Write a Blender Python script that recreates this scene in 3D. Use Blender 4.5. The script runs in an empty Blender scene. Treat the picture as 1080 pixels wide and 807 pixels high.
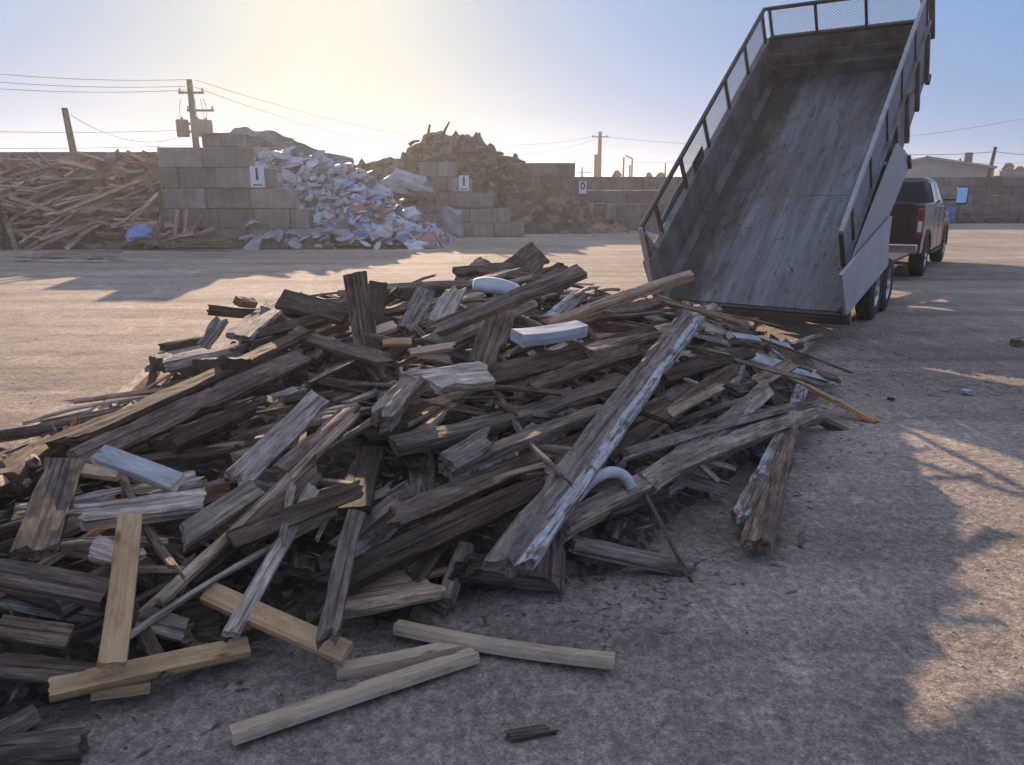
import bpy, math, random
from math import sin, cos, radians, pi, exp, hypot, atan
from mathutils import Vector, Matrix, noise
random.seed(7)
C = bpy.context.scene.collection
SC = bpy.context.scene

# ------------------------------------------------------------ camera, sky, sun
FPX, PITCH, EYE = 800.0, atan(197.5 / 800), 1.6
cam_d = bpy.data.cameras.new('camera'); cam = bpy.data.objects.new('camera', cam_d); C.objects.link(cam)
cam.location = (0, 0, EYE); cam.rotation_euler = (pi / 2 - PITCH, 0, 0)
cam_d.sensor_width = 36; cam_d.lens = 36 * FPX / 1080; cam_d.clip_end = 3000; cam_d.clip_start = .05
SC.camera = cam
SUN_EL, SUN_AZ = radians(15.4), radians(-13.0)      # azimuth from +Y towards +X
w = bpy.data.worlds.new('World'); SC.world = w; w.use_nodes = True
nt = w.node_tree; bg = nt.nodes['Background']
sky = nt.nodes.new('ShaderNodeTexSky'); sky.sky_type = 'NISHITA'; sky.sun_disc = False
sky.sun_elevation = SUN_EL; sky.sun_rotation = SUN_AZ
sky.air_density = 1.0; sky.dust_density = .7; sky.ozone_density = 3.0; sky.altitude = 100
# soft highlight shoulder on the sky (a phone camera's tone curve): c = aN / (1 + aN/cap)
def vmath(op, a, b):
    q = nt.nodes.new('ShaderNodeVectorMath'); q.operation = op
    for k, v in enumerate((a, b)):
        if isinstance(v, bpy.types.NodeSocket): nt.links.new(v, q.inputs[k])
        else: q.inputs[k].default_value = v
    return q.outputs[0]
SKY_A, SKY_CAP = (.48, .86, 2.7), (1.9, 1.12, .66)
num = vmath('MULTIPLY', sky.outputs[0], SKY_A); den = vmath('ADD', vmath('MULTIPLY', num, SKY_CAP), (1, 1, 1))
base = vmath('DIVIDE', num, den)
# bright aureole of dusty air round the sun, as light from that part of the sky
SDIR = (sin(SUN_AZ) * cos(SUN_EL), cos(SUN_AZ) * cos(SUN_EL), sin(SUN_EL))
tc = nt.nodes.new('ShaderNodeTexCoord'); dt = nt.nodes.new('ShaderNodeVectorMath'); dt.operation = 'DOT_PRODUCT'; dt.inputs[1].default_value = SDIR
nt.links.new(tc.outputs['Generated'], dt.inputs[0])
def glow(pw, colr):
    mx = nt.nodes.new('ShaderNodeMath'); mx.operation = 'MAXIMUM'; mx.inputs[1].default_value = 0; nt.links.new(dt.outputs['Value'], mx.inputs[0])
    po = nt.nodes.new('ShaderNodeMath'); po.operation = 'POWER'; po.inputs[1].default_value = pw; nt.links.new(mx.outputs[0], po.inputs[0])
    cb = nt.nodes.new('ShaderNodeCombineXYZ')
    for k in range(3): nt.links.new(po.outputs[0], cb.inputs[k])
    return vmath('MULTIPLY', cb.outputs[0], colr)
hd = nt.nodes.new('ShaderNodeVectorMath'); hd.operation = 'DOT_PRODUCT'; hd.inputs[1].default_value = (sin(SUN_AZ) * .998, cos(SUN_AZ) * .998, .05)
nt.links.new(tc.outputs['Generated'], hd.inputs[0]); sun_dt = dt
base = vmath('ADD', base, glow(24, (.30, .20, -.04)))
dt = hd; base = vmath('ADD', base, glow(34, (.24, .10, -.36))); dt = sun_dt      # warm dust low on the horizon under the sun
tot = vmath('ADD', base, glow(90, (.5, .4, .15)))
# added fill light in the upper sky, above the view, to lift the shade
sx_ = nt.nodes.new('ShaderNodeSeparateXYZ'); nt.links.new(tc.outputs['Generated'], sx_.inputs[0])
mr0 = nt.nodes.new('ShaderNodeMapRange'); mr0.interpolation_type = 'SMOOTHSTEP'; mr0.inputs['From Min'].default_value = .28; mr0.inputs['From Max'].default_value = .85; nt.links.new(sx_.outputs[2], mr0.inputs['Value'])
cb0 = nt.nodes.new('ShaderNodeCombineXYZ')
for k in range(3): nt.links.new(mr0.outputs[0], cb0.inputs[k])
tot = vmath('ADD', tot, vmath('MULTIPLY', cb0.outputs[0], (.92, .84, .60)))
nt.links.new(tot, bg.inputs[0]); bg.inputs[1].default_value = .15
sl = bpy.data.lights.new('sun', 'SUN'); sl.energy = 3.1; sl.angle = radians(.6); sl.color = (1, .75, .52)
so = bpy.data.objects.new('sun', sl); C.objects.link(so)
sdir = Vector((sin(SUN_AZ) * cos(SUN_EL), cos(SUN_AZ) * cos(SUN_EL), sin(SUN_EL)))
so.rotation_euler = sdir.to_track_quat('Z', 'Y').to_euler(); so.location = sdir * 80
vs = SC.view_settings; vs.view_transform = 'Standard'; vs.look = 'None'; vs.gamma = 1; vs.use_curve_mapping = False
vs.exposure = 1.65
HAZE = .0011

# ------------------------------------------------------------ helpers
cP, sP = cos(PITCH), sin(PITCH)
def ray(px, py):
    dx = (px - 540) / FPX; dy = (403.5 - py) / FPX
    return Vector((dx, cP + dy * sP, -sP + dy * cP))
def atY(px, py, Y):
    d = ray(px, py); return Vector((0, 0, EYE)) + d * (Y / d.y)
def atZ(px, py, z=0.0):
    d = ray(px, py); return Vector((0, 0, EYE)) + d * ((z - EYE) / d.z)
def tag(o, label=None, cat=None, group=None, kind=None):
    if label: o['label'] = label
    if cat: o['category'] = cat
    if group: o['group'] = group
    if kind: o['kind'] = kind
    return o
def empty(name, loc=(0, 0, 0), rz=0):
    o = bpy.data.objects.new(name, None); C.objects.link(o); o.location = loc; o.rotation_euler = (0, 0, rz)
    o.empty_display_size = .2
    return o
def mkmesh(name, V, F, mats, mi=None, smooth=False):
    me = bpy.data.meshes.new(name); me.from_pydata([tuple(v) for v in V], [], F); me.update()
    for m in (mats if isinstance(mats, (list, tuple)) else [mats]): me.materials.append(m)
    if mi:
        for p, k in zip(me.polygons, mi): p.material_index = k
    if smooth:
        for p in me.polygons: p.use_smooth = True
    return me
def mk(name, V, F, mats, parent=None, mi=None, smooth=False, loc=None):
    o = bpy.data.objects.new(name, mkmesh(name, V, F, mats, mi, smooth)); C.objects.link(o)
    if parent: o.parent = parent
    if loc: o.location = loc
    return o
class MB:
    def __init__(s): s.V = []; s.F = []
    def box(s, c, sz, M=None):
        b = len(s.V); x, y, z = [k / 2 for k in sz]
        for i in (-1, 1):
            for j in (-1, 1):
                for k in (-1, 1):
                    v = Vector((i * x, j * y, k * z))
                    if M: v = M @ v
                    s.V.append(v + Vector(c))
        for f in ((0, 1, 3, 2), (4, 6, 7, 5), (0, 4, 5, 1), (2, 3, 7, 6), (0, 2, 6, 4), (1, 5, 7, 3)): s.F.append([b + q for q in f])
        return s
    def span(s, a, b): return s.box([(p + q) / 2 for p, q in zip(a, b)], [abs(q - p) for p, q in zip(a, b)])
    def hexa(s, P):      # 8 points: bottom loop then top loop
        b = len(s.V); s.V += [Vector(p) for p in P]
        for f in ((3, 2, 1, 0), (4, 5, 6, 7), (0, 1, 5, 4), (1, 2, 6, 5), (2, 3, 7, 6), (3, 0, 4, 7)): s.F.append([b + q for q in f])
        return s
    def bar(s, a, b, w_, h_=None, up=(0, 0, 1)):
        a = Vector(a); b = Vector(b); h_ = h_ or w_
        x = (b - a); L = x.length; x = x.normalized(); u = Vector(up)
        if abs(x.dot(u)) > .98: u = Vector((1, 0, 0))
        y = u.cross(x).normalized(); z = x.cross(y)
        return s.box((a + b) / 2, (L, w_, h_), Matrix((x, y, z)).transposed())
    def tube(s, pts, r, n=8, r2=None, cap=True):
        pts = [Vector(p) for p in pts]; b = len(s.V); m = len(pts)
        for i, p in enumerate(pts):
            t = (pts[min(i + 1, m - 1)] - pts[max(i - 1, 0)]).normalized()
            u = Vector((0, 0, 1)) if abs(t.z) < .9 else Vector((1, 0, 0))
            y = u.cross(t).normalized(); z = t.cross(y)
            rr = r if r2 is None else r + (r2 - r) * i / (m - 1)
            for k in range(n):
                a = 2 * pi * k / n; s.V.append(p + y * cos(a) * rr + z * sin(a) * rr)
        for i in range(m - 1):
            for k in range(n):
                s.F.append([b + i * n + k, b + i * n + (k + 1) % n, b + (i + 1) * n + (k + 1) % n, b + (i + 1) * n + k])
        if cap: s.F.append([b + k for k in range(n)][::-1]); s.F.append([b + (m - 1) * n + k for k in range(n)])
        return s
    def lathe(s, prof, c, axis='y', n=28):      # prof: (offset along axis, radius)
        b = len(s.V); m = len(prof)
        for (o_, r) in prof:
            for k in range(n):
                a = 2 * pi * k / n
                v = {'y': (r * cos(a), o_, r * sin(a)), 'z': (r * cos(a), r * sin(a), o_), 'x': (o_, r * cos(a), r * sin(a))}[axis]
                s.V.append(Vector(c) + Vector(v))
        for i in range(m - 1):
            for k in range(n): s.F.append([b + i * n + k, b + i * n + (k + 1) % n, b + (i + 1) * n + (k + 1) % n, b + (i + 1) * n + k])
        return s
    def prism(s, poly, y0, y1):      # polygon in XZ extruded along Y
        b = len(s.V); n = len(poly)
        for y in (y0, y1):
            for p in poly: s.V.append(Vector((p[0], y, p[1])))
        s.F.append([b + k for k in range(n)][::-1]); s.F.append([b + n + k for k in range(n)])
        for k in range(n): s.F.append([b + k, b + (k + 1) % n, b + n + (k + 1) % n, b + n + k])
        return s
    def build(s, name, mat, parent=None, smooth=False, bevel=0, label=None):
        o = mk(name, s.V, s.F, mat, parent, smooth=smooth)
        if bevel:
            md = o.modifiers.new('b', 'BEVEL'); md.width = bevel; md.segments = 2; md.limit_method = 'ANGLE'
        if smooth:
            me = o.data
            try: me.set_sharp_from_angle(angle=radians(38))
            except Exception: pass
        if label: o['label'] = label
        return o

# ------------------------------------------------------------ materials
def mat_base(name, rough=.8, metal=0.0, spec=.4):
    m = bpy.data.materials.new(name); m.use_nodes = True; n = m.node_tree; b = n.nodes['Principled BSDF']
    b.inputs['Roughness'].default_value = rough; b.inputs['Metallic'].default_value = metal
    b.inputs['Specular IOR Level'].default_value = spec
    return m, n, b
def ramp(n, stops, src=None, interp='LINEAR'):
    r = n.nodes.new('ShaderNodeValToRGB'); r.color_ramp.interpolation = interp
    e = r.color_ramp.elements
    while len(e) < len(stops): e.new(.5)
    for k, (p, c) in enumerate(stops): e[k].position = p; e[k].color = (*c, 1) if len(c) == 3 else c
    if src: n.links.new(src, r.inputs[0])
    return r
def noise_n(n, vec, scale, detail=6, rough=.6, dist=0):
    t = n.nodes.new('ShaderNodeTexNoise'); t.inputs['Scale'].default_value = scale; t.inputs['Detail'].default_value = detail
    t.inputs['Roughness'].default_value = rough; t.inputs['Distortion'].default_value = dist
    if vec: n.links.new(vec, t.inputs['Vector'])
    return t
def mapping(n, sc=(1, 1, 1), coord='Object', rnd=False):
    tc = n.nodes.new('ShaderNodeTexCoord'); mp = n.nodes.new('ShaderNodeMapping'); mp.inputs['Scale'].default_value = sc
    n.links.new(tc.outputs[coord], mp.inputs['Vector'])
    if rnd:
        oi = n.nodes.new('ShaderNodeObjectInfo'); mu = n.nodes.new('ShaderNodeMath'); mu.operation = 'MULTIPLY'; mu.inputs[1].default_value = 57.0
        n.links.new(oi.outputs['Random'], mu.inputs[0]); n.links.new(mu.outputs[0], mp.inputs['Location'])
        return mp.outputs[0], oi
    return mp.outputs[0]
def mixc(n, a, b, f, mode='MIX'):
    m = n.nodes.new('ShaderNodeMix'); m.data_type = 'RGBA'; m.blend_type = mode
    for sock, v in ((m.inputs[6], a), (m.inputs[7], b), (m.inputs[0], f)):
        if isinstance(v, bpy.types.NodeSocket): n.links.new(v, sock)
        elif isinstance(v, (int, float)): sock.default_value = v
        else: sock.default_value = (*v, 1)
    return m.outputs[2]
def bump(n, b, h, strength=.5, dist=.01):
    bp = n.nodes.new('ShaderNodeBump'); bp.inputs['Strength'].default_value = strength; bp.inputs['Distance'].default_value = dist
    n.links.new(h, bp.inputs['Height']); n.links.new(bp.outputs[0], b.inputs['Normal'])
def wood(name, cols, stain, *a_, **k_):
    g_ = 1.0 if cols[-1][0] > .36 else 1.9; tint = (1.07, .96, .86) if g_ > 1 else (1, 1, 1)
    return wood_(name, [tuple(min(.8, q * g_ * t_) for q, t_ in zip(c, tint)) for c in cols], tuple(q * g_ for q in stain), *a_, **k_)
def wood_(name, cols, stain, grain=(2.0, 28, 28), stain_amt=.6, bstr=.8, rnd=True, rough=.85, paint=None, paint_amt=.5):
    m, n, b = mat_base(name, rough, spec=.25)
    v, oi = mapping(n, grain, rnd=True)
    g = noise_n(n, v, 1.4, 8, .7, .6)
    base = ramp(n, [(.28 + .44 * i / (len(cols) - 1), c) for i, c in enumerate(cols)], g.outputs[0]).outputs[0]
    v2, _ = mapping(n, (1.5, 5, 5), rnd=True)
    s_ = noise_n(n, v2, 2.2, 5, .65)
    sm = ramp(n, [(.42, (0, 0, 0)), (.62, (1, 1, 1))], s_.outputs[0])
    mu = n.nodes.new('ShaderNodeMath'); mu.operation = 'MULTIPLY'; mu.inputs[1].default_value = stain_amt; n.links.new(sm.outputs[0], mu.inputs[0])
    col = mixc(n, base, stain, mu.outputs[0])
    if paint:
        v3, _ = mapping(n, (3, 9, 9), rnd=True)
        p_ = noise_n(n, v3, 1.8, 7, .7)
        pr = ramp(n, [(paint_amt - .03, (0, 0, 0)), (paint_amt + .03, (1, 1, 1))], p_.outputs[0])
        col = mixc(n, col, paint, pr.outputs[0])
    if rnd:
        rr = ramp(n, [(0, (.55, .52, .5)), (.3, (.8, .74, .7)), (.6, (1.0, 1.0, 1.03)), (.85, (1.25, 1.2, 1.15)), (1, (1.5, 1.45, 1.4))], oi.outputs['Random'])
        col = mixc(n, col, rr.outputs[0], 1.0, 'MULTIPLY')
    v5, _ = mapping(n, (5, 14, 14), rnd=True)
    bl = noise_n(n, v5, 2.0, 8, .8, .5); blr = ramp(n, [(.34, (.55, .53, .52)), (.5, (1, 1, 1)), (.64, (1.5, 1.5, 1.52))], bl.outputs[0])
    col = mixc(n, col, blr.outputs[0], .8 if rnd else .12, 'MULTIPLY')
    v7, _ = mapping(n, (7, 150, 150), rnd=True)
    fb = noise_n(n, v7, 1.0, 4, .7); fbr = ramp(n, [(.3, (.6, .59, .58)), (.5, (1, 1, 1)), (.7, (1.35, 1.35, 1.35))], fb.outputs[0])
    col = mixc(n, col, fbr.outputs[0], .75 if rnd else .35, 'MULTIPLY')
    if not rnd:      # knots and smudges on fresh lumber
        v8, _ = mapping(n, (5, 16, 16), rnd=True); vk = n.nodes.new('ShaderNodeTexVoronoi'); vk.inputs['Scale'].default_value = .9; n.links.new(v8, vk.inputs['Vector'])
        kr = ramp(n, [(.07, (.38, .26, .18)), (.17, (1, 1, 1))], vk.outputs['Distance']); col = mixc(n, col, kr.outputs[0], .9, 'MULTIPLY')
        v9, _ = mapping(n, (3, 7, 7), rnd=True); sg = noise_n(n, v9, 2.2, 7, .75); sgr = ramp(n, [(.36, (.62, .58, .54)), (.52, (1, 1, 1))], sg.outputs[0]); col = mixc(n, col, sgr.outputs[0], .75, 'MULTIPLY')
    # dark cracks along the grain
    v4, _ = mapping(n, (1.2, 60, 60), rnd=True)
    c_ = noise_n(n, v4, 1.0, 3, .5)
    cr = ramp(n, [(.36, (.35, .33, .32)), (.43, (1, 1, 1))], c_.outputs[0])
    col = mixc(n, col, cr.outputs[0], .8 if rnd else .25, 'MULTIPLY')
    n.links.new(col, b.inputs['Base Color'])
    ad = n.nodes.new('ShaderNodeMath'); ad.operation = 'ADD'; n.links.new(g.outputs[0], ad.inputs[0]); n.links.new(cr.outputs[0], ad.inputs[1])
    bump(n, b, ad.outputs[0], bstr, .006)
    return m
M = {}
M['grey'] = wood('weathered_grey_wood', [(.045, .037, .032), (.13, .112, .10), (.21, .19, .175)], (.05, .038, .03))
M['brown'] = wood('weathered_brown_wood', [(.032, .023, .018), (.09, .068, .053), (.155, .125, .105)], (.035, .026, .02))
M['dark'] = wood('dark_rotten_wood', [(.016, .012, .010), (.05, .04, .034), (.095, .08, .07)], (.02, .015, .012))
M['light'] = wood('light_grey_wood', [(.11, .095, .085), (.22, .20, .185), (.34, .31, .29)], (.09, .07, .06), stain_amt=.45)
M['tan'] = wood('tan_wood', [(.18, .12, .075), (.32, .23, .155), (.42, .32, .23)], (.16, .10, .06), stain_amt=.35)
M['orange'] = wood('fresh_split_orange_wood', [(.30, .14, .055), (.52, .27, .11), (.62, .36, .17)], (.22, .10, .04), stain_amt=.3)
M['pine'] = wood('fresh_pine', [(.42, .24, .115), (.57, .355, .18), (.63, .41, .23)], (.32, .18, .085), grain=(1.2, 18, 18), stain_amt=.3, bstr=.15, rnd=False, rough=.6)
M['palepine'] = wood('pale_pine', [(.46, .32, .21), (.59, .43, .30), (.65, .49, .36)], (.36, .235, .15), grain=(1.2, 18, 18), stain_amt=.25, bstr=.15, rnd=False, rough=.6)
M['peel'] = wood('peeling_white_paint_wood', [(.06, .05, .04), (.13, .11, .10), (.2, .18, .16)], (.05, .04, .03), paint=(.44, .44, .44), paint_amt=.50)
M['white'] = wood('white_painted_wood', [(.40, .40, .39), (.50, .50, .49), (.58, .58, .56)], (.24, .22, .20), stain_amt=.55, bstr=.15, rnd=False, rough=.5)
M['lichen'] = wood('lichen_wood', [(.04, .034, .03), (.11, .10, .09), (.19, .18, .17)], (.05, .04, .03), paint=(.33, .35, .33), paint_amt=.52)
M['redwood'] = wood('reddish_scrap_wood', [(.28, .16, .12), (.46, .31, .24), (.60, .45, .36)], (.12, .07, .05), stain_amt=.4, bstr=.3)

M['peelside'] = M['grey']; M['tan2'] = wood('dull_tan_wood', [(.10, .075, .055), (.19, .15, .115), (.27, .22, .18)], (.08, .055, .04), stain_amt=.5)

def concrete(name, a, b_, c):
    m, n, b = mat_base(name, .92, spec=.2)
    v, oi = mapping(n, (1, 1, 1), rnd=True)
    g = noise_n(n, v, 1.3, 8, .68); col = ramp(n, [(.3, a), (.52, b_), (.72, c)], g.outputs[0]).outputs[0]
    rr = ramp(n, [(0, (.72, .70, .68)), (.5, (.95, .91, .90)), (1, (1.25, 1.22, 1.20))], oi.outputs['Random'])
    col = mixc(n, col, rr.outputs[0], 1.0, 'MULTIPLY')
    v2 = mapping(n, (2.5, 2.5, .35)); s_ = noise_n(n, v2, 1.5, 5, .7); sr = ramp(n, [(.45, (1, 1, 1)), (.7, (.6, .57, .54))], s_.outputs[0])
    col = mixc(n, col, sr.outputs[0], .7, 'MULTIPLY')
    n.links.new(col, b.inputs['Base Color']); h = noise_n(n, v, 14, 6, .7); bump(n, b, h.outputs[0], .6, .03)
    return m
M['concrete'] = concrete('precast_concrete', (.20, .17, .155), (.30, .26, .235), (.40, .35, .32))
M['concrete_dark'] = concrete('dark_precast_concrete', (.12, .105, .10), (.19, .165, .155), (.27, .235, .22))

def simple(name, col, rough=.6, metal=0.0, var=.15, scale=6, bstr=0.0, col2=None, spec=.5, lo=.4, hi=.6):
    m, n, b = mat_base(name, rough, metal, spec)
    v = mapping(n); g = noise_n(n, v, scale, 6, .65)
    c2 = col2 or tuple(k * (1 - var) for k in col)
    r = ramp(n, [(lo, col), (hi, c2)], g.outputs[0]); n.links.new(r.outputs[0], b.inputs['Base Color'])
    if bstr: bump(n, b, g.outputs[0], bstr, .01)
    return m
# dump bed steel: bare grey steel, longitudinal scrape marks, rust and dirt smears
m, n, b = mat_base('scraped_bed_steel', .55, .25, .4); M['bed'] = m
v = mapping(n, (.35, 5, 5)); g = noise_n(n, v, 1.6, 8, .7, .3)
col = ramp(n, [(.3, (.12, .12, .12)), (.5, (.215, .215, .22)), (.72, (.32, .32, .325))], g.outputs[0]).outputs[0]
v2 = mapping(n, (1.1, 4.5, 4.5)); g2 = noise_n(n, v2, 1.7, 7, .75, .4)
msk = ramp(n, [(.54, (0, 0, 0)), (.68, (.85, .85, .85))], g2.outputs[0])
v6 = mapping(n, (.5, 2.2, 2.2)); g6 = noise_n(n, v6, 1.2, 5, .6, .5); m6 = ramp(n, [(.42, (0, 0, 0)), (.68, (.8, .8, .8))], g6.outputs[0])
col = mixc(n, col, mixc(n, col, (.085, .06, .045), .8), m6.outputs[0])
col = mixc(n, col, (.06, .045, .036), msk.outputs[0])
v3 = mapping(n, (2.2, 9, 9)); g3 = noise_n(n, v3, 3.0, 6, .8, .8)
mk3 = ramp(n, [(.62, (0, 0, 0)), (.66, (1, 1, 1))], g3.outputs[0])
col = mixc(n, col, (.03, .026, .024), mk3.outputs[0])
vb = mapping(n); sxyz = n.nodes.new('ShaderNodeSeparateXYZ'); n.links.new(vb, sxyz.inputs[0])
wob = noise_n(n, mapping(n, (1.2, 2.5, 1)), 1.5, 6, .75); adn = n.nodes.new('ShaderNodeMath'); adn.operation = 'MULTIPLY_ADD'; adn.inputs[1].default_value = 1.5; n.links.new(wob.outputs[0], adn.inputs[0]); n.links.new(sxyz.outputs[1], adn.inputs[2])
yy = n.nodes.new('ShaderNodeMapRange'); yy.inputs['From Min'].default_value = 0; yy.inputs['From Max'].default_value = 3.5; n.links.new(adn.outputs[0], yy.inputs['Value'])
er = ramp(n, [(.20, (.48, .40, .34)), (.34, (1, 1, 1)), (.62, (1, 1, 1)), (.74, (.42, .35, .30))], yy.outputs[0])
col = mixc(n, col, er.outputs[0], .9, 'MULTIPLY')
s1 = noise_n(n, mapping(n, (.03, 5.5, 1)), 1.3, 2, .5); s1r = ramp(n, [(.40, (.72, .71, .70)), (.47, (1, 1, 1)), (.55, (.84, .83, .82)), (.62, (1.16, 1.16, 1.17))], s1.outputs[0]); col = mixc(n, col, s1r.outputs[0], .5, 'MULTIPLY')
dv = mapping(n, (1.4, 2.6, 1)); dn = noise_n(n, dv, 4.5, 5, .85, 1.0); dr = ramp(n, [(.37, (.25, .2, .17)), (.41, (1, 1, 1))], dn.outputs[0]); col = mixc(n, col, dr.outputs[0], .9, 'MULTIPLY')
n.links.new(col, b.inputs['Base Color']); bump(n, b, g2.outputs[0], .25, .01)
M['sidesteel'] = simple('grey_side_steel', (.21, .21, .215), .6, .25, scale=2.8, col2=(.12, .092, .075), bstr=.15, lo=.40, hi=.62)
M['plate'] = simple('plain_grey_plate', (.30, .32, .345), .5, .2, scale=1.5, col2=(.22, .235, .26), bstr=.05, lo=.3, hi=.8)
M['plate2'] = simple('light_grey_plate', (.42, .42, .43), .55, .15, scale=2.0, col2=(.30, .30, .31), bstr=.05, lo=.3, hi=.8)
M['black'] = simple('black_frame_steel', (.03, .03, .034), .55, .2, scale=6, col2=(.06, .045, .035), bstr=.1)
M['galv'] = simple('galvanised_mesh', (.34, .35, .37), .5, .6, scale=8)
M['rubber'] = simple('tyre_rubber', (.022, .022, .023), .85, 0, scale=15, col2=(.05, .045, .04), bstr=.2)
M['rim'] = simple('silver_wheel', (.62, .62, .64), .35, .7, scale=5, col2=(.42, .41, .40))
M['chrome'] = simple('chrome_bumper', (.55, .55, .56), .22, .9, scale=3, col2=(.4, .38, .36))
M['paint'] = simple('dark_truck_paint', (.022, .022, .026), .22, .0, scale=3, col2=(.04, .036, .034), spec=.7)
M['gate'] = simple('dark_maroon_tailgate', (.014, .007, .008), .35, .0, scale=3, col2=(.03, .012, .012), spec=.4)
M['glass'] = simple('dark_window_glass', (.008, .009, .011), .08, .0, scale=1, spec=.35)
M['mirror'] = simple('mirror_glass', (.85, .88, .9), .12, 1.0, scale=1)
M['redlens'] = simple('red_lamp_lens', (.20, .025, .02), .25, .0, scale=8, col2=(.30, .07, .05))
M['whitelens'] = simple('clear_lamp_lens', (.7, .68, .66), .2, .0, scale=8)
M['pole'] = simple('creosoted_pole', (.045, .035, .03), .9, 0, scale=4, col2=(.08, .06, .05), bstr=.3)
M['can'] = simple('transformer_grey', (.13, .12, .125), .6, .2, scale=3)
M['wire'] = simple('cable_black', (.04, .04, .045), .7)
M['signw'] = simple('sign_white', (.78, .79, .82), .5, 0, var=.08)
M['signk'] = simple('sign_black_paint', (.02, .02, .025), .6)
M['beige'] = simple('beige_metal_siding', (.40, .37, .31), .6, 0, scale=.6, col2=(.34, .32, .27))
M['roof'] = simple('grey_metal_roof', (.33, .33, .34), .5, .2, scale=1)
M['bluewall'] = simple('pale_blue_siding', (.50, .58, .68), .6, 0, scale=.8)
M['barrel'] = simple('blue_barrel_plastic', (.03, .12, .36), .45, 0, scale=3, col2=(.05, .16, .40))
M['pvc'] = simple('white_pvc', (.50, .50, .51), .5, 0, scale=9, col2=(.28, .27, .26), lo=.45, hi=.65)
M['foam'] = simple('pale_blue_foam', (.34, .40, .44), .7, 0, scale=9, col2=(.46, .49, .50), bstr=.2)
M['leaf'] = simple('evergreen_foliage', (.045, .055, .03), .9, 0, scale=1, col2=(.075, .075, .045))
M['bark'] = simple('tree_bark', (.10, .08, .065), .9)
M['rock'] = simple('gravel_stone', (.40, .32, .26), .95, 0, scale=9, col2=(.24, .20, .17), spec=.1)
M['chip'] = simple('wood_chips', (.26, .19, .13), .9, 0, scale=14, col2=(.07, .05, .04))
M['rust'] = simple('rusty_cap', (.25, .10, .04), .8, 0, scale=10)
# debris colours
def debris(name, stops, scale, bs=.8, dist=.1):
    m, n, b = mat_base(name, .85, spec=.25)
    v = mapping(n, (1, 1, 1.6)); nz = noise_n(n, v, 1.6, 4, .6, 0)
    vo = n.nodes.new('ShaderNodeTexVoronoi'); vo.inputs['Scale'].default_value = scale
    mx = mixc(n, v, nz.outputs['Color'], .18); n.links.new(mx, vo.inputs['Vector'])
    sp = n.nodes.new('ShaderNodeSeparateColor'); n.links.new(vo.outputs['Color'], sp.inputs[0])
    col = ramp(n, stops, sp.outputs[0], 'CONSTANT').outputs[0]
    f = noise_n(n, v, scale * 2.3, 7, .75); fr = ramp(n, [(.3, (.45, .43, .42)), (.6, (1.1, 1.1, 1.1))], f.outputs[0])
    col = mixc(n, col, fr.outputs[0], .85, 'MULTIPLY'); n.links.new(col, b.inputs['Base Color'])
    bump(n, b, f.outputs[0], bs, dist)
    return m
M['woodcore'] = debris('splintered_wood_debris', [(0, (.10, .08, .065)), (.3, (.15, .12, .10)), (.6, (.07, .055, .045)), (.85, (.22, .185, .16))], 34, dist=.02)
M['plastics'] = debris('mixed_plastic_rubbish', [(0, (.34, .34, .36)), (.18, (.18, .17, .17)), (.36, (.48, .50, .55)), (.5, (.10, .18, .42)), (.62, (.26, .24, .23)), (.74, (.55, .58, .64)), (.86, (.30, .17, .15)), (.91, (.14, .22, .38))], 4.5)
M['brownheap'] = debris('brown_wood_rubble', [(0, (.14, .095, .075)), (.3, (.20, .14, .11)), (.55, (.10, .07, .06)), (.8, (.25, .19, .15))], 2.6)
M['redheap'] = debris('reddish_scrap_rubble', [(0, (.22, .12, .09)), (.3, (.30, .19, .14)), (.55, (.15, .08, .07)), (.8, (.36, .25, .19))], 3.2)
M['greyheap'] = debris('grey_soil_rubble', [(0, (.17, .15, .145)), (.3, (.22, .20, .19)), (.6, (.14, .12, .12)), (.85, (.28, .26, .26))], 2.0, .6, .06)
M['sheetw'] = simple('white_plastic_sheet', (.36, .37, .42), .45, 0, scale=3, col2=(.48, .50, .56), bstr=.3)
M['sheetb'] = simple('blue_plastic_sheet', (.10, .20, .48), .45, 0, scale=3, col2=(.22, .32, .58), bstr=.3)
M['sheetg'] = simple('grey_plastic_sheet', (.36, .36, .38), .5, 0, scale=3, col2=(.26, .25, .26), bstr=.3)
M['sheetr'] = simple('red_plastic_sheet', (.40, .12, .10), .5, 0, scale=3, col2=(.30, .14, .12), bstr=.3)

# ground
m, n, b = mat_base('gravel_yard', .93, spec=.25); M['ground'] = m
v = mapping(n); big = noise_n(n, v, .22, 5, .6)
col = ramp(n, [(.3, (.25, .20, .165)), (.5, (.345, .28, .23)), (.7, (.42, .345, .285))], big.outputs[0]).outputs[0]
vt = mapping(n, (.12, 1.5, 1)); tr_ = noise_n(n, vt, 1.1, 6, .62, .5)      # wheel tracks running across the yard
trr = ramp(n, [(.36, (.66, .64, .62)), (.47, (.96, .96, .96)), (.6, (1.18, 1.17, 1.16))], tr_.outputs[0])
col = mixc(n, col, trr.outputs[0], .8, 'MULTIPLY')
med = noise_n(n, v, 2.6, 7, .72); mr = ramp(n, [(.34, (.68, .66, .66)), (.5, (.98, .98, .98)), (.66, (1.18, 1.18, 1.18))], med.outputs[0])
col = mixc(n, col, mr.outputs[0], .75, 'MULTIPLY')
vor = n.nodes.new('ShaderNodeTexVoronoi'); vor.inputs['Scale'].default_value = 130; n.links.new(v, vor.inputs['Vector'])
sp = n.nodes.new('ShaderNodeSeparateColor'); n.links.new(vor.outputs['Color'], sp.inputs[0])
st = ramp(n, [(0, (.62, .61, .61)), (.35, (.92, .92, .92)), (.8, (1.05, 1.05, 1.05)), (.97, (1.35, 1.35, 1.35))], sp.outputs[0])
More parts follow.
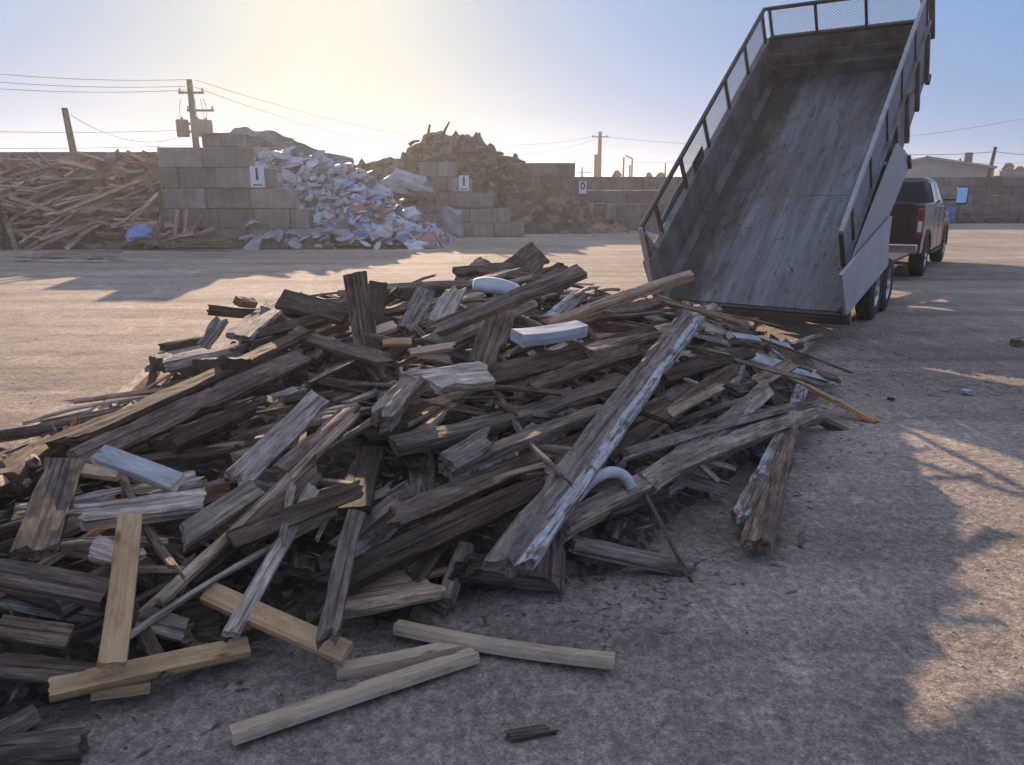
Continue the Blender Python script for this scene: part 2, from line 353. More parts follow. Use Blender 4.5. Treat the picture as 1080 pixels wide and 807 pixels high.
col = mixc(n, col, st.outputs[0], .8, 'MULTIPLY')
fg = noise_n(n, v, 24, 6, .8); fgr = ramp(n, [(.36, (.52, .52, .52)), (.5, (.98, .98, .98)), (.62, (1.5, 1.48, 1.46))], fg.outputs[0])
col = mixc(n, col, fgr.outputs[0], .8, 'MULTIPLY')
vs2 = mapping(n, (1.6, .5, 1)); sc_ = noise_n(n, vs2, 5, 8, .8, 1.2); scr = ramp(n, [(.50, (.86, .86, .87)), (.58, (1, 1, 1)), (.70, (1.4, 1.4, 1.42))], sc_.outputs[0])
col = mixc(n, col, scr.outputs[0], .8, 'MULTIPLY')
for ang, thr in ((.35, .012), (-.25, .010), (1.1, .008)):      # thin pale scrape marks left by machines
    mpn = n.nodes.new('ShaderNodeMapping'); mpn.inputs['Rotation'].default_value = (0, 0, ang); mpn.inputs['Scale'].default_value = (1.1, .16, 1); mpn.inputs['Location'].default_value = (ang * 9, 3, 0)
    n.links.new(v, mpn.inputs['Vector']); q = noise_n(n, mpn.outputs[0], 1.3, 2, .5, .4)
    sb = n.nodes.new('ShaderNodeMath'); sb.operation = 'SUBTRACT'; sb.inputs[1].default_value = .5; n.links.new(q.outputs[0], sb.inputs[0])
    ab = n.nodes.new('ShaderNodeMath'); ab.operation = 'ABSOLUTE'; n.links.new(sb.outputs[0], ab.inputs[0])
    lr = ramp(n, [(0, (1.35, 1.35, 1.36)), (thr, (1, 1, 1))], ab.outputs[0]); msk_ = noise_n(n, v, .9, 4, .7); mr_ = ramp(n, [(.5, (0, 0, 0)), (.6, (1, 1, 1))], msk_.outputs[0])
    col = mixc(n, col, mixc(n, (1, 1, 1), lr.outputs[0], mr_.outputs[0]), 1.0, 'MULTIPLY')
n.links.new(col, b.inputs['Base Color'])
fine = noise_n(n, v, 38, 6, .75); a1 = n.nodes.new('ShaderNodeMath'); a1.operation = 'MULTIPLY_ADD'; a1.inputs[1].default_value = 3.0
n.links.new(med.outputs[0], a1.inputs[0]); n.links.new(fine.outputs[0], a1.inputs[2]); bump(n, b, a1.outputs[0], .7, .018)

# ------------------------------------------------------------ ground sheet
def axis_vals(lo, hi, n0, step, grow):
    out = [0.0]; s_ = step
    while out[-1] < hi: out.append(out[-1] + s_); s_ = s_ if len(out) < n0 else s_ * grow
    neg = [0.0]; s_ = step
    while neg[-1] > lo: neg.append(neg[-1] - s_); s_ = s_ if len(neg) < n0 else s_ * grow
    return neg[:0:-1] + out
gx = axis_vals(-500, 500, 90, .055, 1.05); gy = axis_vals(-400, 700, 170, .055, 1.05)
def gz(x, y):
    k = min(1, 12 / max(3, hypot(x, y)))
    if k < .1: return 0
    return (noise.noise((x * .5, y * .6, 3)) * .016 + noise.noise((x * 2.3, y * 2.3, 7)) * .009 + noise.noise((x * 8, y * 8, 1)) * .005) * k
V = [(x, y, gz(x, y)) for y in gy for x in gx]; nx_ = len(gx)
F = [[j * nx_ + i, j * nx_ + i + 1, (j + 1) * nx_ + i + 1, (j + 1) * nx_ + i] for j in range(len(gy) - 1) for i in range(nx_ - 1)]
tag(mk('ground', V, F, M['ground'], smooth=True), kind='structure')

# ------------------------------------------------------------ haze: dusty air lit by the low sun
hz = MB().box((0, 150, 8.2), (1140, 1240, 18.4)).build('haze', None, None); hz.data.materials.clear()
m = bpy.data.materials.new('dusty_air'); m.use_nodes = True; n = m.node_tree; n.nodes.remove(n.nodes['Principled BSDF'])
pv = n.nodes.new('ShaderNodeVolumePrincipled'); pv.inputs['Color'].default_value = (.89, .91, .93, 1); pv.inputs['Density'].default_value = HAZE; pv.inputs['Anisotropy'].default_value = .55
n.links.new(pv.outputs[0], n.nodes['Material Output'].inputs['Volume']); hz.data.materials.append(m); hz['kind'] = 'stuff'; hz['label'] = 'thin sunlit dust haze over the yard'

# ------------------------------------------------------------ concrete block walls
def block_mesh(L, D, Hh, seed):
    rnd = random.Random(seed); c = .03; V = []; F = []
    bmv = MB().box((0, 0, 0), (L, D, Hh)); V = bmv.V
    return bmv
BL = {}
def block_obj(parent, x0, x1, y, z, hh, D, mat):
    L = x1 - x0; key = (round(L, 2), round(hh, 2), D, mat)
    if key not in BL:
        o = MB().box((0, 0, 0), (L - .013, D, hh - .009)).build('concrete_block', M[mat], parent, bevel=.03); BL[key] = o
    else:
        o = BL[key].copy(); C.objects.link(o); o.parent = parent
    o.location = ((x0 + x1) / 2, y + D / 2 + random.uniform(-.06, .06), z + hh / 2); o.rotation_euler = (0, 0, random.gauss(0, .012))
    return o
def wall(name, label, rows, Y, hh, mat='concrete', D=.6, bl=1.22, group=None, z0=0.0):
    root = empty(name, (rows[0][0], Y, 0)); tag(root, label, 'concrete wall', group)
    ox = rows[0][0]
    for k, (a, b_) in enumerate(rows):
        a -= ox; b_ -= ox; x = a + (0 if k % 2 else -.0); first = True
        n = max(1, round((b_ - a) / bl)); wd = (b_ - a) / n
        cuts = [a + i * wd + (wd * .5 if k % 2 and 0 < i < n + 1 else 0) for i in range(n + 1)]
        cuts[0] = a; cuts[-1] = b_
        if k % 2 and n > 1: cuts = [a] + [a + (i + .5) * wd for i in range(n)] + [b_]
        for i in range(len(cuts) - 1):
            block_obj(root, cuts[i], cuts[i + 1], 0, z0 + k * hh, hh, D, mat)
    return root
def X23(px): return (px - 540) * .02924
wall('block_wall', 'stepped grey concrete block wall carrying the large number 1 sign', [(X23(176), X23(350)), (X23(176), X23(327)), (X23(176), X23(314)), (X23(176), X23(292)), (X23(176), X23(270))], 23.7, .6)
wall('block_wall', 'short stack of two concrete blocks on top of the stepped numbered wall', [(X23(222), X23(262))], 23.75, .42, z0=3.0, bl=.7)
def X30(px): return (px - 540) * .0375
wall('block_wall', 'stepped block wall end below the small white sign left of centre', [(X30(488), X30(553)), (X30(482), X30(538)), (X30(482), X30(521)), (X30(478), X30(498))], 30.4, .56)
wall('block_wall', 'tall plain block pier left of the small white sign', [(X30(440), X30(480))] * 5, 31.8, .58, bl=.8)
def X36(px): return (px - 540) * .0442
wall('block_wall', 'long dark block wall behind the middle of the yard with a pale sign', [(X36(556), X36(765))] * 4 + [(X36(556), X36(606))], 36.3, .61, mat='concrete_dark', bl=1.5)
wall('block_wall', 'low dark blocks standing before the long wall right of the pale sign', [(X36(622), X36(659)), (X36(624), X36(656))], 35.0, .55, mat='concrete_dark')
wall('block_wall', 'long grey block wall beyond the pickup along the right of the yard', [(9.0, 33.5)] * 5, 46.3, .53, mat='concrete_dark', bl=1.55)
wall('block_wall', 'grey block wall rising behind the reddish scrap lumber heap', [(-24, -11.0)] * 5, 27.1, .61, bl=1.5)
# loose blocks
for (px, py, Y, s, lb) in ((644, 231, 34.6, (.45, .45, .62), 'pale upright concrete block set on the low dark blocks'),
                           (699, 243, 33.8, (.7, .6, .6), 'brownish single concrete block at the foot of the long dark wall')):
    p = atY(px, py, Y); o = MB().box((0, 0, s[2] / 2), s).build('loose_block', M['concrete'], None, bevel=.03); o.location = (p.x, p.y, max(0, p.z if py < 240 else 0)); tag(o, lb, 'concrete block')

# signs
def text_mesh(txt, size, mat, parent, loc, name='lettering'):
    cu = bpy.data.curves.new('t', 'FONT'); cu.body = txt; cu.size = size; cu.align_x = 'CENTER'; cu.align_y = 'CENTER'; cu.extrude = .004; cu.offset = size * .02
    to = bpy.data.objects.new('t', cu); C.objects.link(to); dg = bpy.context.evaluated_depsgraph_get()
    me = bpy.data.meshes.new_from_object(to.evaluated_get(dg)); bpy.data.objects.remove(to)
    me.materials.clear(); me.materials.append(mat)
    o = bpy.data.objects.new(name, me); C.objects.link(o); o.parent = parent; o.rotation_euler = (pi / 2, 0, 0); o.location = loc
    return o
def sign(x, y, z, w_, h_, txt, lb, cap=True):
    o = MB().box((0, 0, 0), (w_, .03, h_)).build('number_sign', M['signw'], None); o.location = (x, y, z); tag(o, lb, 'sign')
    text_mesh(txt, h_ * .82, M['signk'], o, (0, -.022, h_ * .1), 'numeral')
    if cap:
        mb = MB()
        for i in range(5): mb.box((-w_ * .28 + i * w_ * .14, -.021, -h_ * .38), (w_ * .09, .006, h_ * .09))
        mb.build('small_lettering', M['signk'], o)
sign(X23(278), 23.63, 2.14, .42, .62, '1', 'white sign with a black 1 on the nearest stepped block wall')
sign(X30(490.5), 30.3, 2.05, .40, .58, '1', 'small white sign on the stepped wall end left of centre')
sign(X36(614), 36.2, 1.95, .34, .55, '0', 'pale faded number sign on the long dark wall', cap=False)

# ------------------------------------------------------------ far heaps
def mound(name, label, x0, x1, y0, y1, hf, mat, step=.16, rough=.18, cat='debris heap', seed=0, freq=1.6):
    nx = int((x1 - x0) / step) + 1; ny = int((y1 - y0) / step) + 1; V = []; F = []
    for j in range(ny + 1):
        for i in range(nx + 1):
            x = x0 + (x1 - x0) * i / nx; y = y0 + (y1 - y0) * j / ny; h = hf(x, y)
            if h > .02:
                a = min(1, h / .5)
                h += a * rough * (noise.noise((x * freq, y * freq, seed)) * 1.3 + abs(noise.noise((x * freq * 2.6, y * freq * 2.6, seed + 9))) * 1.1 + noise.cell((x * freq * 2.2, y * freq * 2.2, seed)) * .9 - .5)
            V.append((x, y, h if h > .02 else -.06))
    for j in range(ny):
        for i in range(nx):
            a = j * (nx + 1) + i; q = [a, a + 1, a + nx + 2, a + nx + 1]
            if max(V[k][2] for k in q) > -.05: F.append(q)
    o = mk(name, V, F, mat); tag(o, label, cat, kind='stuff'); return o
def lerpf(tab):
    def f(x):
        if x <= tab[0][0] or x >= tab[-1][0]: return 0
        for (a, b_), (c, d) in zip(tab, tab[1:]):
            if a <= x <= c: return b_ + (d - b_) * (x - a) / (c - a)
        return 0
    return f
def ridge(tab, yc, wy_front, wy_back):
    g = lerpf(tab)
    def f(x, y):
        p = g(x)
        if p <= 0: return 0
        d = (yc - y) / wy_front if y < yc else (y - yc) / wy_back
        return p * max(0, 1 - d) ** .85 if d < 1 else 0
    return f
mound('wood_scrap_mound', 'reddish broken wood filling the base of the lumber heap at far left', -20, -10.75, 23.4, 27,
      ridge([(-20, 2.5), (-17, 2.65), (-14, 2.7), (-12.6, 2.95), (-10.8, 3.0)], 25.1, 1.7, 1.8), M['redheap'], seed=1)
mound('plastic_rubbish_mound', 'mixed white and blue plastic rubbish sliding out beside the stepped wall', -10.4, -2.0, 23.6, 33,
      ridge([(-10.4, .6), (-9.6, 2.4), (-8.9, 3.0), (-7.9, 3.15), (-7.0, 3.05), (-6.0, 2.9), (-4.7, 2.15), (-3.6, 1.15), (-2.6, .35), (-2.0, 0)], 26.6, 3.4, 5), M['plastics'], rough=.26, seed=2)
mound('soil_mound', 'smooth grey soil heap rising above the numbered block wall', -12.6, -5.8, 25.5, 35,
      ridge([(-12.6, 0), (-12.0, 2.2), (-11, 3.3), (-10.2, 4.05), (-8.9, 4.0), (-8.0, 3.6), (-7.0, 3.2), (-5.8, 2.9)], 29.5, 3.5, 5), M['greyheap'], rough=.1, seed=3)
mound('brown_rubble_mound', 'low brown heap of logs and earth between the two signed walls', -8.4, -3.6, 30, 37,
      ridge([(-8.4, 0), (-7.8, 2.9), (-6.5, 3.1), (-5.2, 3.1), (-4.4, 3.3), (-3.6, 2.6)], 33.5, 3.4, 3), M['brownheap'], rough=.22, seed=4)
mound('root_wad_mound', 'tall dark brown heap of stumps and roots left of centre', -6.2, 3.4, 32.8, 42,
      ridge([(-6.2, 0), (-5.6, 2.9), (-4.7, 4.0), (-3.6, 4.5), (-2.4, 4.35), (-1.4, 4.2), (-.4, 3.5), (1.0, 2.95), (2.4, 2.3), (3.4, 1.5)], 37, 4.2, 5), M['brownheap'], rough=.30, seed=5, freq=1.7)
mound('rubble_mound', 'low reddish scrap heap leaning on the long dark wall', .2, 5.2, 33.2, 36.4,
      ridge([(.2, 0), (.5, 1.9), (1.6, 1.7), (2.8, 1.3), (4.2, 1.0), (5.2, .3)], 36.3, 3.0, 1), M['redheap'], rough=.28, seed=6)
mound('brick_rubble_mound', 'brownish rubble at the foot of the plain block pier', -4.4, -2.0, 29.2, 31.8,
      ridge([(-4.4, 0), (-3.9, 1.7), (-3.0, 1.5), (-2.0, .4)], 31.6, 2.3, 1), M['greyheap'], rough=.2, seed=8)

# ------------------------------------------------------------ planks
def plank_mesh(name, L, W_, T, mats, seed=0, rot=.5, bend=.01, edge_mat=None):
    rnd = random.Random(seed); nx = max(5, min(26, int(L / .07)))
    # cross-section ring (y, z)
    ys = [-.5, -.34, -.16, 0, .17, .33, .5]; ring = [(y, .5) for y in ys] + [(.5, 0)] + [(y, -.5) for y in ys[::-1]] + [(-.5, 0)]
    c = .08
    ring = [(y * (1 - c if abs(z) > .4 and abs(y) > .4 else 1), z) for y, z in ring]
    R = len(ring); V = []; F = []; mi = []
    jl = min(1, L / .45); nY = len(ys); jag = []
    for e in (0, 1):
        sawn = rnd.random() < .45 or rot < .2
        slant = rnd.gauss(0, .12 if sawn else .5) * W_ * min(1, rot * 3); col_ = []
        for q, yv in enumerate(ys):
            c0 = slant * yv + (abs(rnd.gauss(0, 1)) * .028 + (rnd.uniform(.03, .13) if rnd.random() < .16 else 0)) * rot * jl * (0 if sawn else 1) + rnd.gauss(0, .002)
            col_.append(c0)
        side = [col_[-1] * .6, col_[0] * .6]
        jag.append(col_ + [side[0]] + [c0 * rnd.uniform(.5, 1.0) if not sawn else c0 for c0 in col_[::-1]] + [side[1]])
    sx = rnd.random() * 50; tw = rnd.gauss(0, .05) * (L ** .5) * min(1, rot * 2)
    b1 = rnd.gauss(0, bend) * L; b2 = rnd.gauss(0, bend * .6) * L
    nk = [(rnd.uniform(-.5, .5), rnd.choice((-1, 1)), rnd.uniform(.04, .12), rnd.uniform(.1, .35)) for _ in range(int(rot * 4 * L) + (1 if rot > .3 else 0))]
    for i in range(nx + 1):
        u = i / nx; x = (u - .5) * L; a = tw * (u - .5) * 2
        zz = b1 * (1 - (2 * u - 1) ** 2); yy = b2 * (1 - (2 * u - 1) ** 2)
        for k, (y, z) in enumerate(ring):
            xe = x
            if i == 0: xe -= jag[0][k]
            if i == nx: xe += jag[1][k]
            nz = noise.noise((sx + x * 5, y * 3 + seed, z * 3)); nz2 = noise.noise((sx + x * 17, y * 9, z * 5 + seed))
            py = y * W_ * (1 + rot * .22 * noise.noise((sx + x * 3.3, 4 + (y > 0), 0))); pz = z * T
            for (kx, sd, kl, kd) in nk:
                if sd * y > .4 and abs(x - kx * L) < kl: py *= 1 - kd * (1 - abs(x - kx * L) / kl)
            pz += T * (.16 * nz + .12 * nz2) * min(1, rot * 1.6) * (1 if z > 0 else -1 if z < 0 else 0)
            py += W_ * .05 * nz2 * rot
            V.append((xe, yy + py * cos(a) - pz * sin(a), zz + py * sin(a) + pz * cos(a)))
    for i in range(nx):
        for k in range(R):
            k2 = (k + 1) % R; F.append([i * R + k, i * R + k2, (i + 1) * R + k2, (i + 1) * R + k])
            mi.append(1 if edge_mat and k in (14, 15, 0, 1) else 0)
    for e, i in ((0, 0), (1, nx)):
        cx = sum(V[i * R + k][0] for k in range(R)) / R; cy = sum(V[i * R + k][1] for k in range(R)) / R; cz = sum(V[i * R + k][2] for k in range(R)) / R
        V.append((cx + (1 if e == 0 else -1) * .004, cy, cz)); q = len(V) - 1
        for k in range(R):
            k2 = (k + 1) % R; F.append([q, i * R + k2, i * R + k] if e == 0 else [q, i * R + k, i * R + k2]); mi.append(0)
    F = [f[::-1] for f in F]
    return mkmesh(name, V, F, mats, mi)
def frame_between(a, b_, nrm, roll=0.0):
    x = (b_ - a).normalized(); z = (nrm - x * nrm.dot(x)).normalized(); y = z.cross(x)
    if roll:
        r = radians(roll); y, z = y * cos(r) + z * sin(r), z * cos(r) - y * sin(r)
    Mx = Matrix((x, y, z)).transposed().to_4x4(); Mx.translation = (a + b_) / 2
    return Mx

# heap shape
HP = [(-1.75, 1.75), (-.95, 2.4), (-.33, 2.65), (.3, 2.85), (.62, 2.98), (.85, 3.45), (1.45, 4.25), (2.3, 5.3), (2.75, 6.4), (2.6, 7.3), (1.9, 8.0), (.6, 8.3), (-.6, 8.0), (-1.75, 7.3), (-2.4, 6.4), (-2.6, 5.5), (-2.7, 4.8), (-2.8, 4.2), (-2.95, 3.6), (-3.2, 1.9)]
def sd(x, y):
    m_ = 1e9; ins = False; n_ = len(HP)
    for i in range(n_):
        ax, ay = HP[i]; bx, by = HP[(i + 1) % n_]; dx, dy = bx - ax, by - ay
        t = max(0, min(1, ((x - ax) * dx + (y - ay) * dy) / (dx * dx + dy * dy))); m_ = min(m_, hypot(x - ax - t * dx, y - ay - t * dy))
        if (ay > y) != (by > y) and x < (bx - ax) * (y - ay) / (by - ay) + ax: ins = not ins
    return m_ if ins else -m_
def hh(x, y):
    d = sd(x, y)
    if d <= 0: return 0.0
    return (.46 + .36 * exp(-((x + .1) ** 2 / 4.84 + (y - 6.2) ** 2 / 4.84)) + .17 * exp(-((x + 1.65) ** 2 / .8 + (y - 6.0) ** 2 / .9))) * (1 - exp(-d / .42))
_hg = {}
def hq(x, y):      # cached, bilinear
    s_ = .08; i = math.floor(x / s_); j = math.floor(y / s_); fx = x / s_ - i; fy = y / s_ - j
    def g(a, b_):
        k = (a, b_)
        if k not in _hg: _hg[k] = hh(a * s_, b_ * s_)
        return _hg[k]
    return (g(i, j) * (1 - fx) + g(i + 1, j) * fx) * (1 - fy) + (g(i, j + 1) * (1 - fx) + g(i + 1, j + 1) * fx) * fy
def hit(px, py, lift, ymax=9.0):
    d = ray(px, py); o_ = Vector((0, 0, EYE)); t = .8
    while t < 14:
        p = o_ + d * t
        if p.y > ymax: return None
        if p.z <= hq(p.x, p.y) + lift: return p
        t += .01
    return None
def hnorm(x, y):
    e = .12; return Vector((hq(x - e, y) - hq(x + e, y), hq(x, y - e) - hq(x, y + e), 2 * e)).normalized()

# heap core
xs = [i * .035 for i in range(-96, 84)]; ysv = [i * .035 for i in range(44, 244)]
V = []; F = []
for y in ysv:
    for x in xs:
        h = hq(x, y); V.append((x, y, (h * .86 - .09 + (.10 * noise.noise((x * 3, y * 3, 0)) + .05 * noise.noise((x * 11, y * 11, 2)) + .03 * noise.noise((x * 25, y * 25, 5))) * min(1, h * 3)) if h > .03 else -.05))
for j in range(len(ysv) - 1):
    for i in range(len(xs) - 1):
        a = j * len(xs) + i; q = [a, a + 1, a + len(xs) + 1, a + len(xs)]
        if max(V[k][2] for k in q) > -.03: F.append(q)
tag(mk('splintered_debris', V, F, M['woodcore']), 'dark crushed splinters and bark under the big plank heap', 'wood debris', kind='stuff')

# filler planks: a family of meshes, copied
G_F = 'weathered planks jumbled in the big heap'
fam = []
rf = random.Random(11)
for i in range(34):
    L = rf.choice((.3, .4, .5, .65, .8, 1.0, 1.2, 1.5, 1.8)); W_ = rf.choice((.05, .07, .09, .09, .12, .14)); T = rf.choice((.03, .035, .04, .06))
    mt = M[rf.choice(('grey', 'grey', 'brown', 'brown', 'dark', 'dark', 'grey', 'light', 'lichen') if i % 9 else ('peel', 'light'))]
    o = bpy.data.objects.new('weathered_plank', plank_mesh('weathered_plank', L, W_, T, mt, 100 + i, rot=rf.uniform(.5, 1.0))); fam.append((o, L))
used = set()
def place_filler(x, y, az, lift, idx, roll, pit=0.0):
    src, L = fam[idx]
    if idx in used: o = src.copy()
    else: o = src; used.add(idx)
    C.objects.link(o)
    d = Vector((sin(az), cos(az), 0)) * L / 2
    ends = []
    for s_ in (-1, 1):
        px_, py_ = x + d.x * s_, y + d.y * s_; ends.append(Vector((px_, py_, hq(px_, py_) + lift + s_ * pit)))
    mid = hq(x, y) + lift; dz = max(0, mid - (ends[0].z + ends[1].z) / 2)
    for e in ends: e.z += dz * .8
    o.matrix_world = frame_between(ends[0], ends[1], hnorm(x, y), roll)
    tag(o, 'one of the jumbled weathered plank pieces filling the big heap', 'plank', G_F)
cnt = 0
rf = random.Random(23)
while cnt < 215:
    x = rf.uniform(-3.1, 2.7); y = rf.uniform(1.9, 8.1)
    dd = sd(x, y)
    if dd < .12: continue
    if y > 6.8 and rf.random() < .45: continue
    idx = rf.randrange(len(fam)); L = fam[idx][1]
    if y < 3.6 and L > .9 and rf.random() < .7: continue
    if dd < L * .33: 
        if L > .8: continue
    az = rf.gauss(radians(48), radians(26)) if rf.random() < .66 else rf.uniform(0, pi)
    if x > 1.0: az = rf.gauss(radians(40), radians(20)) if rf.random() < .75 else rf.uniform(0, pi)
    place_filler(x, y, az, rf.uniform(-.10, .035), idx, rf.choice((0, 0, 0, 8, -12, 25, -30, 70, 90)), rf.gauss(0, .05))
    cnt += 1

for i in range(38):
    x = rf.uniform(.0, 2.2); y = 3.2 + max(0, x - .3) * .85 + rf.uniform(0, 1.5)
    if sd(x, y) < .1: continue
    k = rf.choice([q for q in range(len(fam)) if fam[q][1] < 1.3]); place_filler(x, y, rf.gauss(radians(45), radians(20)), rf.uniform(-.05, .03), k, rf.choice((0, 15, -20, 60)), rf.gauss(0, .04))
# short broken chunks packed between the planks
ch = []
for i in range(16):
    L = rf.uniform(.09, .34); o = bpy.data.objects.new('wood_chunk', plank_mesh('wood_chunk', L, rf.uniform(.04, .11), rf.uniform(.02, .06), M[rf.choice(('grey', 'brown', 'light', 'brown', 'tan2', 'dark', 'grey'))], 600 + i, rot=1.0)); ch.append((o, L))
cu_ = set(); cnt = 0
while cnt < 230:
    x = rf.uniform(-3.1, 2.6); y = rf.uniform(1.9, 8.0) if rf.random() < .5 else rf.uniform(1.9, 4.6)
    if sd(x, y) < .05: continue
    k = rf.randrange(16); src, L = ch[k]; o = src if k not in cu_ else src.copy(); cu_.add(k); C.objects.link(o)
    az = rf.uniform(0, 2 * pi); d = Vector((sin(az), cos(az), rf.gauss(0, .35))).normalized() * L / 2; c = Vector((x, y, hq(x, y) + rf.uniform(-.06, .03)))
    o.matrix_world = frame_between(c - d, c + d, hnorm(x, y), rf.uniform(-50, 50)); tag(o, 'one of the short broken chunks packed between the planks of the big heap', 'wood chunk', 'short broken chunks in the big heap'); cnt += 1

# thin laths and splinters on top of the planks
lam = []
for i in range(14):
    L = rf.uniform(.25, 1.1); o = bpy.data.objects.new('wood_lath', plank_mesh('wood_lath', L, rf.uniform(.02, .045), rf.uniform(.012, .022), M[rf.choice(('tan2', 'light', 'tan', 'brown', 'grey', 'tan2'))], 300 + i, rot=.9, bend=.03)); lam.append((o, L))
lused = set(); cnt = 0
while cnt < 110:
    x = rf.uniform(-3.0, 2.7); y = rf.uniform(2.0, 8.0); dd = sd(x, y)
    if dd < .1: continue
    k = rf.randrange(14); src, L = lam[k]; o = src if k not in lused else src.copy(); lused.add(k); C.objects.link(o)
    az = rf.gauss(radians(50), radians(35)) if rf.random() < .6 else rf.uniform(0, pi); d = Vector((sin(az), cos(az), rf.gauss(0, .06))) * L / 2
    c = Vector((x, y, hq(x, y) + rf.uniform(-.01, .07))); ends = [c - d, c + d]
    for e in ends: e.z = max(e.z, hq(e.x, e.y) + .02) if abs(d.z) < .05 else max(.02, e.z)
    o.matrix_world = frame_between(ends[0], ends[1], hnorm(x, y), rf.uniform(-40, 40))
    tag(o, 'one of the thin laths and splinters strewn over the big plank heap', 'lath', 'thin laths strewn over the big heap'); cnt += 1

